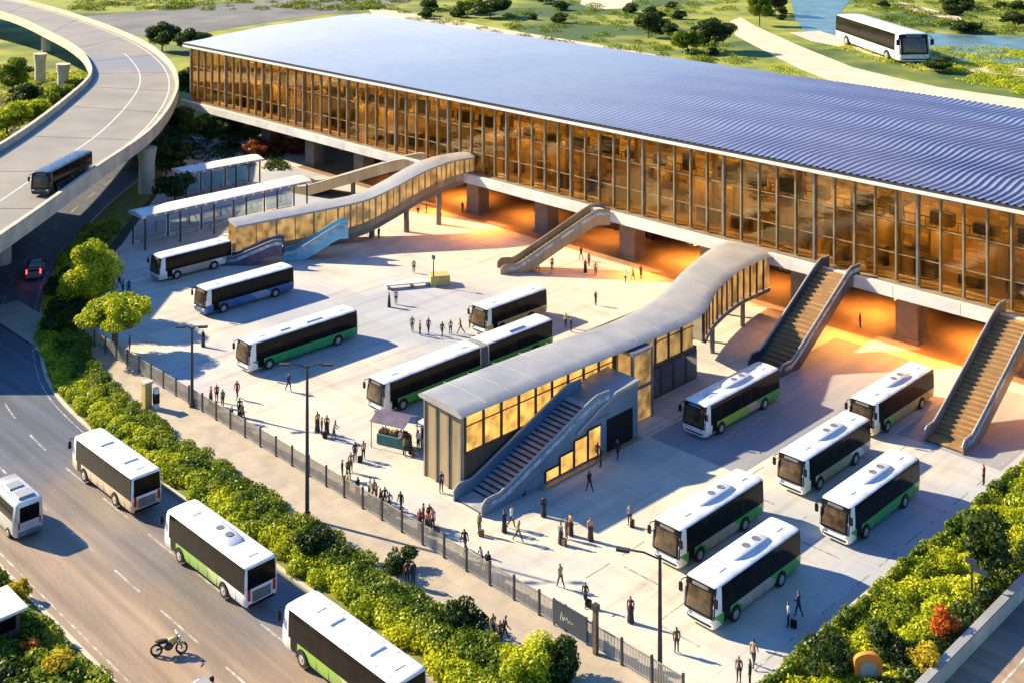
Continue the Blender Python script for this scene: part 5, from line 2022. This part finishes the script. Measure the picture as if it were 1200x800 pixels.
bush('orange flowering bush between booth and yellow bushes on the verge', (p.x, p.y, 0), .7, 1.3, M['leaf_orange'], 5, 6)

# garden strip
cl_a = hedge_clumps(flat_fn(-41.0, -34.4), 10, 40, 41, .5, .6, .5, .6, 1)
r_ = random.Random(5)
cl_edge, cl_mid, cl_dk = [], [], []
for i in range(150):
    y = r_.uniform(52, 128)
    cl_edge.append(((-41.0 + r_.uniform(-.05, .5), y, .35), (.45, .7, r_.uniform(.6, .95))))
for i in range(330):
    y = r_.uniform(52, 128)
    x = r_.uniform(-40.5, -35.4)
    cl_mid.append(((x, y, .35), (r_.uniform(.7, 1.25), r_.uniform(.7, 1.25), r_.uniform(.35, .7))))
for i in range(110):
    y = r_.uniform(52, 128)
    x = r_.uniform(-36.0, -34.6)
    cl_dk.append(((x, y, .3), (r_.uniform(.5, .9), r_.uniform(.8, 1.3), r_.uniform(.6, 1.0))))
tag(leaf_obj('hedge', cl_edge, 55, .115, M['leaf']), 'clipped green hedge edging the garden beside the parked buses', 'hedge')
tag(leaf_obj('shrubbery', cl_mid, 50, .125, M['leaf_yellow']), 'mass of yellow-green shrubs filling the garden strip', 'shrubbery', kind='stuff')
tag(leaf_obj('hedge', cl_dk, 46, .13, M['leaf_dark']), 'dark green hedge along the garden wall', 'hedge')
p = G(1158, 690)
tree('tree', 'dark green tree rising from the garden strip', (p.x, p.y, 0), 5.6, 2.1, 2.2, M['leaf_dark'], n=16, size=.16, dens=30, seed=31, trunk_r=.14)
p = G(1103, 752)
bush('orange flowering bush in the middle of the garden', (p.x, p.y, .6), 1.15, 1.7, M['leaf_orange'], 2, 8)
p = G(1078, 790)
bush('golden yellow bush beside the orange bush in the garden', (p.x, p.y, .5), 1.2, 1.5, M['leaf_gold'], 3, 8)
p = G(972, 790)
bush('dark green bush near the arched orange board', (p.x, p.y, 0), 1.9, 2.4, M['leaf_dark'], 4, 10)
p = G(1040, 770)
bush('dark bush between the arched board and the orange bush', (p.x, p.y, 0), 1.5, 2.2, M['leaf_dark'], 14, 10)

# trees below the hall's far end and under the flyover
far_t = [(215, 176, 8, 4.6, 'leaf_dark', 'dark tree squeezed between flyover pillar and hall end'), (243, 170, 6, 3.6, 'leaf', 'green tree beneath the pale hall beam near the flyover'),
         (268, 172, 6.5, 4.0, 'leaf_dark', 'dark spreading tree behind the pale blue shelter'), (300, 170, 5.5, 3.4, 'leaf', 'small green tree near the corner of the hall'),
         (228, 130, 10, 4.5, 'leaf_dark', 'tall dark tree against the hall glass corner'), (195, 205, 6, 4, 'leaf_dark', 'dark tree standing behind the flyover pillar'),
         (205, 240, 5, 3.2, 'leaf_dark', 'low dark tree beside the shelter roof end')]
for i, (x, y, h, rx, m, lab) in enumerate(far_t):
    p = G(x, y)
    tree('tree', lab, (p.x, p.y, 0), h, rx, h * .40, M[m], n=16, size=.22, dens=16, seed=40 + i, group='trees below the hall')
for i, (x, y, lab) in enumerate(((328, 178, 'red-brown bush under the hall beam near the ramp'), (352, 180, 'red-brown bush behind the access ramp foot'), (305, 182, 'red-brown bush nearest the pale blue shelter'))):
    p = G(x, y)
    bush(lab, (p.x, p.y, 0), 3.2, 3.6, M['leaf_red'], 60 + i, 10, size=.25, dens=12)
# green pocket inside the flyover curve
pocket = [(15, 110, 9, 5, 'leaf', 'round green tree inside the flyover curve'), (8, 160, 7, 5, 'leaf_yellow', 'yellow-green tree by the flyover inner parapet'),
          (45, 150, 6, 4, 'leaf_yellow', 'bright low tree in the flyover curve'), (70, 132, 6, 3.6, 'leaf', 'green tree beside the inner flyover pillar'), (28, 135, 7, 4, 'leaf_dark', 'dark tree between bright trees in the flyover curve'),
          (88, 118, 5, 3, 'leaf_dark', 'small dark tree under the flyover inner edge')]
for i, (x, y, h, rx, m, lab) in enumerate(pocket):
    p = G(x, y)
    tree('tree', lab, (p.x, p.y, 0), h, rx, h * .42, M[m], n=18, size=.24, dens=14, seed=70 + i, group='trees inside the flyover curve')
# countryside trees
country = [(760, 44, 8.5, 4.0, 'leaf_dark', 'lone dark tree in the field behind the middle of the roof'), (838, 60, 10, 6.5, 'leaf_dark', 'broad dark tree at the sandy track fork'),
           (806, 62, 6.5, 5.0, 'leaf', 'green tree touching the broad dark tree'), (575, 20, 7, 8.0, 'leaf_dark', 'wide dark tree at the top edge behind the roof'),
           (548, 16, 5.5, 5.0, 'leaf', 'green tree beside the wide dark tree at the top'), (890, 30, 11, 4.5, 'leaf', 'tall leaning tree where the sandy track begins'), (908, 18, 10, 5, 'leaf_dark', 'dark tree on the river bank by the track'),
           (1118, 10, 6, 6, 'leaf_dark', 'dark tree in the far field across the river'), (1130, 38, 4, 6, 'leaf_dark', 'low dark tree on the far river bank'), (1190, 32, 5, 6, 'leaf_dark', 'dark tree across the water near the frame edge'),
           (1100, 84, 4, 4, 'leaf_dark', 'dark bushy tree beside the nose of the river coach'), (640, 4, 5, 6, 'leaf', 'green tree beside the sandy clearing'), (190, 60, 9, 5, 'leaf_dark', 'dark tree behind the flyover top bend'), (225, 62, 7, 5, 'leaf_dark', 'dark tree behind the hall roof corner')]
for i, (x, y, h, rx, m, lab) in enumerate(country):
    p = G(x, y)
    tree('tree', lab, (p.x, p.y, -.16), h, rx, h * .42, M[m], n=18, size=.28, dens=12, seed=100 + i, group='trees in the countryside')
# undergrowth tufts in the meadow: nobody could count them
def tufts(name, label, poly, n, r0, r1, m, dens, size, seed):
    r = random.Random(seed)
    out = []
    (xa, xb, ya, yb) = poly
    while len(out) < n:
        x, y = r.uniform(xa, xb), r.uniform(ya, yb)
        if x > 850 and y > (53 + .245 * (x - 935) - 5 if x > 935 else 20 + (x - 850) * .39):
            if not (x < 985 and y > 62 + (x - 862) * .36):
                continue
        p = G(x, y)
        k = r.uniform(r0, r1)
        out.append(((p.x, p.y, -.1), (k * 1.5, k * 1.5, k * .6)))
    o = leaf_obj(name, out, dens, size, m)
    tag(o, label, 'undergrowth', kind='stuff')
tufts('undergrowth', 'patchy dark undergrowth dotting the meadow behind the roof', (470, 900, 0, 78), 260, .8, 2.6, M['leaf'], 5, .26, 1)
tufts('undergrowth', 'yellow weeds on the bank between sandy track and river', (905, 1205, 56, 112), 240, .8, 2.2, M['leaf_yellow'], 7, .2, 2)
tufts('undergrowth', 'dark rushes along the fields beyond the river', (1000, 1205, 0, 40), 150, .8, 2.6, M['leaf'], 5, .26, 3)
tufts('undergrowth', 'scrub on the slope behind the flyover and far road', (85, 470, -4, 12), 170, 1.0, 2.8, M['leaf'], 4, .3, 4)
tufts('undergrowth', 'dark scrub beside the flyover below the hall corner', (150, 330, 130, 200), 120, .8, 2.0, M['leaf_dark'], 5, .28, 5)
tufts('undergrowth', 'green ground scrub inside the flyover curve', (-10, 105, 85, 168), 150, .8, 2.0, M['leaf_yellow'], 4, .3, 6)


# scattered meadow bushes, alike
mp_ = bush('small round dark bush scattered in the meadow behind the hall', G(500, 22), 3.0, 3.0, M['leaf_dark'], 301, 8, group='meadow bushes', size=.24, dens=14)
rb_ = random.Random(9)
mcount = 0
while mcount < 34:
    x, y = rb_.uniform(490, 1195), rb_.uniform(1, 100)
    edge = 12 + (x - 430) * .152
    if y > edge - 4 or (x > 850 and y > 18 + max(0, x - 880) * .24) or (925 < x < 1010 and y < 48) or (x > 985 and 20 < y < 84) or (675 < x < 748 and y < 14):
        continue
    p = G(x, y)
    copy_tree(mp_, (p.x, p.y, -.16), rb_.uniform(0, 6)).scale = (rb_.uniform(.6, 1.6),) * 3
    mcount += 1

# ================================================================== PEOPLE
def mk_person(pose):
    """one continuous skinned body; returns a mesh with skin / shirt / trousers / hair / shoes materials"""
    V, E, Rd = [], [], []
    def add(p, r, par=None):
        V.append(p); Rd.append(r)
        if par is not None:
            E.append((par, len(V) - 1))
        return len(V) - 1
    lean = {'lean': .12, 'walk': .05, 'stride': .08}.get(pose, 0.0)
    pel = add((0, 0, .95), (.155, .115))
    wst = add((lean * .3, 0, 1.10), (.14, .10), pel)
    cst = add((lean * .7, 0, 1.30), (.17, .115), wst)
    shl = add((lean * .95, 0, 1.42), (.12, .09), cst)
    nck = add((lean * 1.1 + .01, 0, 1.50), (.055, .055), shl)
    hd_ = add((lean * 1.2 + .02, 0, 1.60), (.085, .095), nck)
    add((lean * 1.2 + .025, 0, 1.70), (.075, .085), hd_)
    sw = {'stand': 0.0, 'walk': .22, 'stride': .32, 'robe': .06, 'lean': .1, 'bag': .16, 'sit': 0}[pose]
    for sg in (-1, 1):
        s = sw * sg
        hip = add((0, sg * .10, .88), (.10, .10), pel)
        kn = add((s * .55 + (.05 if s > 0 else .02), sg * .105, .49), (.068, .068), hip)
        ank = add((s * 1.15 - (.10 if s < 0 else .0), sg * .11, .10 + (.05 if s < -.1 else 0)), (.045, .045), kn)
        add((s * 1.15 - (.10 if s < 0 else .0) + .16, sg * .12, .045 + (.02 if s < -.1 else 0)), (.042, .035), ank)
        sh = add((lean * .95, sg * .20, 1.39), (.07, .07), shl)
        a_ = -s * .8
        if pose == 'bag' and sg > 0:
            el = add((lean + .05, sg * .27, 1.13), (.05, .05), sh)
            wr = add((lean + .26, sg * .20, 1.12), (.035, .035), el)
            hn = add((lean + .33, sg * .17, 1.13), (.04, .028), wr)
        elif pose == 'lean':
            el = add((lean + .06, sg * .27, 1.14), (.05, .05), sh)
            wr = add((lean + .25, sg * .18, 1.02), (.035, .035), el)
            hn = add((lean + .33, sg * .15, 1.00), (.04, .028), wr)
        else:
            el = add((lean + a_ * .35 - .02, sg * .225, 1.12), (.05, .05), sh)
            wr = add((lean + a_ * .9 + .05, sg * .215, .89), (.035, .035), el)
            hn = add((lean + a_ * 1.05 + .07, sg * .205, .81), (.042, .025), wr)
        for k, dy in enumerate((-.022, -.007, .008, .022)):
            d = Vector(V[hn]) - Vector(V[wr])
            d.normalize()
            q = Vector(V[hn]) + d * (.08 - .008 * abs(k - 1.4)) + Vector((dy, dy * .3, 0))
            add(tuple(q), (.010, .010), hn)
        add(tuple(Vector(V[wr]) + (Vector(V[hn]) - Vector(V[wr])) * .7 + Vector((.05, -sg * .02, -.01))), (.011, .011), hn)
    me = bpy.data.meshes.new('person')
    me.from_pydata(V, E, [])
    o = bpy.data.objects.new('tmp', me)
    col.objects.link(o)
    sk = o.modifiers.new('skin', 'SKIN')
    sk.branch_smoothing = .3
    for i, r in enumerate(Rd):
        me.skin_vertices[0].data[i].radius = r
    me.skin_vertices[0].data[0].use_root = True
    ss = o.modifiers.new('sub', 'SUBSURF')
    ss.levels = ss.render_levels = 1
    dg = bpy.context.evaluated_depsgraph_get()
    m2 = bpy.data.meshes.new_from_object(o.evaluated_get(dg))
    bpy.data.objects.remove(o)
    hx, hz = lean * 1.2 + .02, 1.62
    m2.materials.clear()
    for mm in (M['skin'], M['shirt'], M['trousers'], M['hair'], M['shoe']):
        m2.materials.append(mm)
    hands = [Vector(V[i]) for i in range(len(V)) if Rd[i] in ((.042, .025), (.04, .028), (.010, .010), (.011, .011))]
    bm = bmesh.new()
    bm.from_mesh(m2)
    if pose == 'robe':
        rings = []
        n = 14
        for z, r in ((1.08, .16), (.85, .20), (.5, .21), (.15, .25), (.06, .25)):
            rings.append([bm.verts.new((r * .85 * math.cos(2 * math.pi * k / n), r * math.sin(2 * math.pi * k / n), z)) for k in range(n)])
        for i in range(4):
            for k in range(n):
                f = bm.faces.new((rings[i][k], rings[i][(k + 1) % n], rings[i + 1][(k + 1) % n], rings[i + 1][k]))
                f.material_index = 9
    # nose and brow
    nz = [bm.verts.new((hx + .085, .016, 1.60)), bm.verts.new((hx + .085, -.016, 1.60)), bm.verts.new((hx + .118, 0, 1.605)), bm.verts.new((hx + .09, 0, 1.65))]
    for tri in ((0, 2, 3), (2, 1, 3), (0, 1, 2)):
        f = bm.faces.new([nz[i] for i in tri])
        f.material_index = 8
    for f in bm.faces:
        c = f.calc_center_median()
        if f.material_index == 9:
            f.material_index = 2
            continue
        if f.material_index == 8:
            f.material_index = 0
            continue
        if any((c - h).length < .075 for h in hands):
            k = 0
        elif c.z > 1.47:
            k = 3 if (c.z > 1.665 or (c.x < hx - .01 and c.z > 1.53)) else 0
        elif c.z > .97 or (abs(c.y) > .19 and c.z > .8):
            k = 1
        elif c.z > .10:
            k = 2
        else:
            k = 4
        f.material_index = k
        f.smooth = True
    bm.to_mesh(m2)
    bm.free()
    m2.name = 'person'
    return m2

def objcol_mat(name, rand_dark=False):
    m = bpy.data.materials.new(name)
    m.use_nodes = True
    n, l = m.node_tree.nodes, m.node_tree.links
    b = n['Principled BSDF']
    b.inputs['Roughness'].default_value = .8
    oi = n.new('ShaderNodeObjectInfo')
    if rand_dark:
        r = n.new('ShaderNodeValToRGB')
        e = r.color_ramp.elements
        e[0].color = (.012, .012, .014, 1)
        e[1].color = (.05, .04, .03, 1)
        q = e.new(.5); q.color = (.018, .02, .035, 1)
        l.new(oi.outputs['Random'], r.inputs[0])
        l.new(r.outputs[0], b.inputs['Base Color'])
    else:
        l.new(oi.outputs['Color'], b.inputs['Base Color'])
    return m
M['shirt'] = objcol_mat('shirt_cloth')
M['trousers'] = objcol_mat('trouser_cloth', True)
POSES = {k: mk_person(k) for k in ('stand', 'walk', 'stride', 'robe', 'lean', 'bag')}
C = {'black': (.012, .012, .014), 'red': (.32, .05, .035), 'pink': (.50, .22, .17), 'brown': (.12, .06, .03), 'tan': (.36, .24, .13), 'white': (.65, .63, .58), 'grey': (.2, .2, .2),
     'yellow': (.50, .42, .09), 'green': (.05, .16, .07), 'olive': (.16, .15, .05), 'maroon': (.14, .025, .03), 'navy': (.02, .03, .08), 'orange': (.42, .14, .03), 'blue': (.06, .12, .28)}
people = [
    (377, 510, 'brown', 'stand', 'person in brown top standing with a red-topped person past the tallest lamp post'),
    (383, 508, 'red', 'robe', 'person in red top and long skirt next to the brown-topped person'),
    (391, 515, 'grey', 'lean', 'grey-topped person leaning forward behind the red-topped pair'),
    (416, 540, 'black', 'stand', 'tall person in black waiting alone below the market stall'),
    (426, 538, 'tan', 'stand', 'person in tan top beside the tall black-clad person'),
    (481, 531, 'maroon', 'robe', 'person in maroon and long skirt near the ticket kiosk'),
    (490, 527, 'white', 'stand', 'white-shirted person at the ticket kiosk'),
    (401, 561, 'black', 'stand', 'black-clad person by the fence above the yellow-robed person'),
    (408, 561, 'brown', 'walk', 'brown-topped person by the fence near the black-clad person'),
    (407, 577, 'yellow', 'robe', 'person in yellow top and long skirt against the fence'),
    (419, 583, 'black', 'robe', 'black-robed person right behind the yellow-topped person'),
    (438, 587, 'tan', 'walk', 'tan-topped walker at the head of the fence group'),
    (446, 596, 'black', 'robe', 'black-robed person at the centre of the fence group'),
    (451, 594, 'maroon', 'stand', 'maroon-topped person within the fence group'),
    (470, 600, 'black', 'walk', 'slim person in black between two groups along the fence'),
    (492, 621, 'red', 'robe', 'red-topped person nearest the fence in the group of three'),
    (500, 624, 'pink', 'robe', 'pink-topped person in the group of three by the fence'),
    (507, 622, 'pink', 'stand', 'pink-topped person with trousers in the group of three'),
    (545, 646, 'black', 'stride', 'striding person in black just inside the fence'),
    (562, 625, 'olive', 'stand', 'person in olive standing below the staircase foot'),
    (591, 623, 'black', 'robe', 'black-robed person straight below the staircase foot'),
    (607, 634, 'tan', 'stride', 'person in pale tan top striding near the staircase'),
    (572, 672, 'black', 'robe', 'wide black-robed person pressed against the fence'),
    (565, 668, 'grey', 'lean', 'grey-topped person bending beside the black-robed person at the fence'),
    (477, 685, 'brown', 'stand', 'brown-topped person of the pair on the sidewalk'),
    (484, 686, 'black', 'stand', 'black-topped person of the pair on the sidewalk'),
    (637, 605, 'black', 'robe', 'black-robed person at the edge of the pavilion shadow'),
    (657, 637, 'grey', 'robe', 'grey-topped person in long skirt below the pavilion shadow'),
    (669, 627, 'tan', 'robe', 'person in tan top and black skirt at the pavilion shadow tip'),
    (692, 633, 'pink', 'robe', 'person in pink top and dark skirt walking alone past the pavilion shadow'),
    (691, 576, 'black', 'walk', 'black-clad walker in the middle of the pavilion shadow'),
    (738, 615, 'grey', 'stand', 'grey-clad person approaching the nearest bus bays'),
    (704, 547, 'navy', 'stand', 'navy-topped person at the annex doorway'),
    (724, 538, 'black', 'walk', 'black-clad person walking beyond the annex doorway'),
    (657, 688, 'tan', 'walk', 'tan-clad person alone on the sunlit paving'),
    (686, 710, 'black', 'bag', 'black-clad person carrying something above the notice post'),
    (739, 729, 'maroon', 'robe', 'maroon-topped person with long skirt near the long-armed lamp post'),
    (793, 765, 'brown', 'stand', 'brown-clad person below the foremost bus'),
    (577, 748, 'tan', 'stride', 'tan-topped person striding on the sidewalk by the round bush'),
    (591, 750, 'black', 'stride', 'black-clad person striding on the sidewalk by the round bush'),
    (247, 474, 'orange', 'robe', 'person in orange top near the shortest lamp post'),
    (261, 476, 'green', 'stand', 'person in green top near the shortest lamp post'),
    (278, 467, 'red', 'walk', 'person in red top walking behind the shortest lamp post group'),
    (272, 497, 'black', 'stand', 'black-clad person at the fence below the green-topped person'),
    (285, 494, 'olive', 'lean', 'olive-topped person stooping at the fence'),
    (338, 458, 'navy', 'walk', 'navy-topped walker below the emerald green bus'),
    (456, 360, 'black', 'robe', 'black-robed person beyond the emerald green bus'),
    (464, 357, 'grey', 'stand', 'grey-clad person next to the robed person on the open plaza'),
    (483, 389, 'grey', 'walk', 'grey-clad walker above the articulated bus roof'),
    (492, 393, 'tan', 'stand', 'tan-clad person above the articulated bus roof'),
    (518, 395, 'black', 'walk', 'black-clad walker in line behind the articulated bus'),
    (540, 391, 'brown', 'stride', 'brown-topped person striding behind the articulated bus'),
    (559, 386, 'black', 'lean', 'dark leaning person at the tan bus front'),
    (485, 320, 'olive', 'stand', 'olive-clad person behind the white bench'),
    (686, 320, 'red', 'robe', 'red-topped person near the narrow brown escalator'),
    (698, 323, 'tan', 'stand', 'tan-clad person facing the red-topped person under the hall edge'),
    (647, 317, 'maroon', 'stand', 'maroon-topped person at the foot of the narrow brown escalator'),
    (742, 330, 'tan', 'walk', 'tan-clad walker next to the pavilion roof bend'),
    (698, 358, 'brown', 'stand', 'brown-clad person alone between bus and pavilion roof'),
    (669, 389, 'black', 'stand', 'black-clad person at the tail of the articulated bus'),
    (663, 384, 'yellow', 'stand', 'yellow-topped person at the tail of the articulated bus'),
    (681, 305, 'brown', 'walk', 'brown-clad person in the amber light of the undercroft'),
    (924, 734, 'white', 'stand', 'white-shirted person in the shadow of the foremost bus'),
    (936, 722, 'navy', 'bag', 'navy-topped person in the shadow of the foremost bus'),
    (866, 799, 'brown', 'stand', 'brown-topped person cut by the picture edge near the garden'),
    (879, 803, 'black', 'stand', 'black-topped person cut by the picture edge near the garden'),
    (883, 781, 'tan', 'walk', 'tan-clad person walking towards the garden corner'),
    (1153, 568, 'red', 'stand', 'red-topped person at the garden corner by the last bus bay'),
    (238, 406, 'black', 'robe', 'black-robed person between the emerald bus and the trees'),
    (151, 345, 'navy', 'stand', 'navy-topped person beyond the bright yellow-green tree'),
    (140, 338, 'black', 'walk', 'black-clad walker beyond the bright yellow-green tree'),
    (152, 412, 'blue', 'stand', 'blue-topped person in the shade of the spreading tree'),
    (444, 281, 'black', 'stand', 'black-clad person under the covered footbridge'),
    (429, 275, 'brown', 'walk', 'brown-topped walker under the covered footbridge'),
    (490, 252, 'tan', 'walk', 'tan-clad person in amber light past the covered footbridge'),
    (542, 250, 'black', 'stand', 'black-clad person at a hall column beyond the footbridge'),
    (517, 577, 'navy', 'stand', 'navy-topped person standing against the pavilion front wall'),
    (1008, 384, 'brown', 'stand', 'brown-topped person in amber light beside the open escalator'),
    (868, 356, 'tan', 'walk', 'tan-clad person in amber light beneath the pavilion neck'),
    (700, 540, 'maroon', 'walk', 'maroon-topped walker passing the annex windows'),
    (441, 592, 'brown', 'stand', 'brown-topped person half hidden in the fence group of dark figures'),
    (456, 600, 'grey', 'bag', 'grey-topped person holding something at the edge of the dark fence group'),
    (433, 582, 'white', 'stand', 'white-shirted person between the yellow-topped person and the dark fence group'),
    (496, 616, 'brown', 'stand', 'brown-topped person standing behind the group of three by the fence'),
    (503, 615, 'black', 'robe', 'black-robed person standing behind the pink-topped pair'),
    (411, 553, 'tan', 'stand', 'tan-topped person above the fence behind the brown-topped walker'),
    (372, 505, 'tan', 'robe', 'tan-topped person in long skirt behind the brown-topped person'),
    (254, 470, 'brown', 'stand', 'brown-topped person between the orange and green tops'),
    (281, 488, 'black', 'robe', 'black-robed person behind the stooping olive-topped person'),
    (474, 534, 'olive', 'lean', 'olive-topped person leaning towards the market stall'),
    (470, 526, 'white', 'stand', 'white-shirted person at the market stall counter'),
    (497, 533, 'grey', 'stand', 'grey-topped person between stall and ticket kiosk'),
    (528, 392, 'grey', 'stand', 'grey-topped person between two walkers behind the articulated bus'),
    (502, 391, 'maroon', 'walk', 'maroon-topped walker behind the articulated bus roof'),
    (551, 384, 'tan', 'stand', 'tan-topped person next to the dark leaning person at the tan bus'),
    (690, 312, 'grey', 'stand', 'grey-topped person just behind the red and tan pair'),
    (751, 326, 'red', 'stand', 'red-topped person against the pavilion roof bend'),
    (733, 332, 'white', 'walk', 'white-shirted walker crossing towards the pavilion roof bend'),
    (436, 276, 'red', 'stand', 'red-topped person under the covered footbridge'),
    (500, 250, 'brown', 'stand', 'brown-topped person in amber light beyond the footbridge'),
    (630, 318, 'olive', 'walk', 'olive-topped walker by the narrow brown escalator'),
    (144, 343, 'grey', 'stand', 'grey-topped person beyond the bright yellow-green tree'),
    (586, 757, 'brown', 'stand', 'brown-topped person between the two striding walkers on the sidewalk'),
    (664, 631, 'brown', 'stand', 'brown-topped person between two long skirts at the pavilion shadow tip'),
    (599, 618, 'white', 'walk', 'white-shirted walker behind the pale tan strider'),
    (945, 384, 'olive', 'walk', 'olive-topped walker in amber light behind the open escalator'),
]
bags = [(381, 513, 'black suitcase beside the red-topped pair'), (459, 602, 'black suitcase at the edge of the dark fence group'), (512, 625, 'brown suitcase next to the group of three by the fence'),
        (690, 711, 'black suitcase beside the person carrying something'), (661, 639, 'brown suitcase below the pavilion shadow'), (564, 628, 'brown suitcase below the staircase foot'),
        (250, 477, 'brown suitcase beside the orange-topped person'), (422, 541, 'black suitcase between the tall person and the tan top'), (930, 735, 'black suitcase in the shadow of the foremost bus'),
        (484, 533, 'brown suitcase near the ticket kiosk'), (741, 617, 'black suitcase by the grey-clad person near the bays')]
for x, y, lab in bags:
    p = G(x, y)
    t = thing('suitcase', lab, 'suitcase', (p.x, p.y, 0), random.uniform(0, 3), 'suitcases on the plaza')
    t.scale = (.85, .85, .72)
    MB().box(-.24, .24, -.14, .14, .05, .72).build('shell', M['black_trim'] if 'black' in lab else M['bark'], t, bevel=.04)
    MB().tube([(-.14, 0, .7), (-.14, 0, 1.0), (.14, 0, 1.0), (.14, 0, .7)], .018, 5).build('handle', M['steel'], t)
    for wx_ in (-.17, .17):
        MB().cyl((wx_, 0, .04), (0, 1, 0), .04, .2, 8).build('wheel', M['black'], t)
for i, (x, y, c, pose, lab) in enumerate(people):
    p = G(x, y)
    o = bpy.data.objects.new('person', POSES[pose])
    col.objects.link(o)
    z = -.02 if p.y < 58.4 else 0.0
    o.location = (p.x, p.y, z)
    o.rotation_euler = (0, 0, random.uniform(0, 2 * math.pi))
    s = random.uniform(.95, 1.06)
    o.scale = (s * .95, s * .95, s)
    o.color = (*C[c], 1)
    tag(o, lab, 'person', 'people on the plaza')
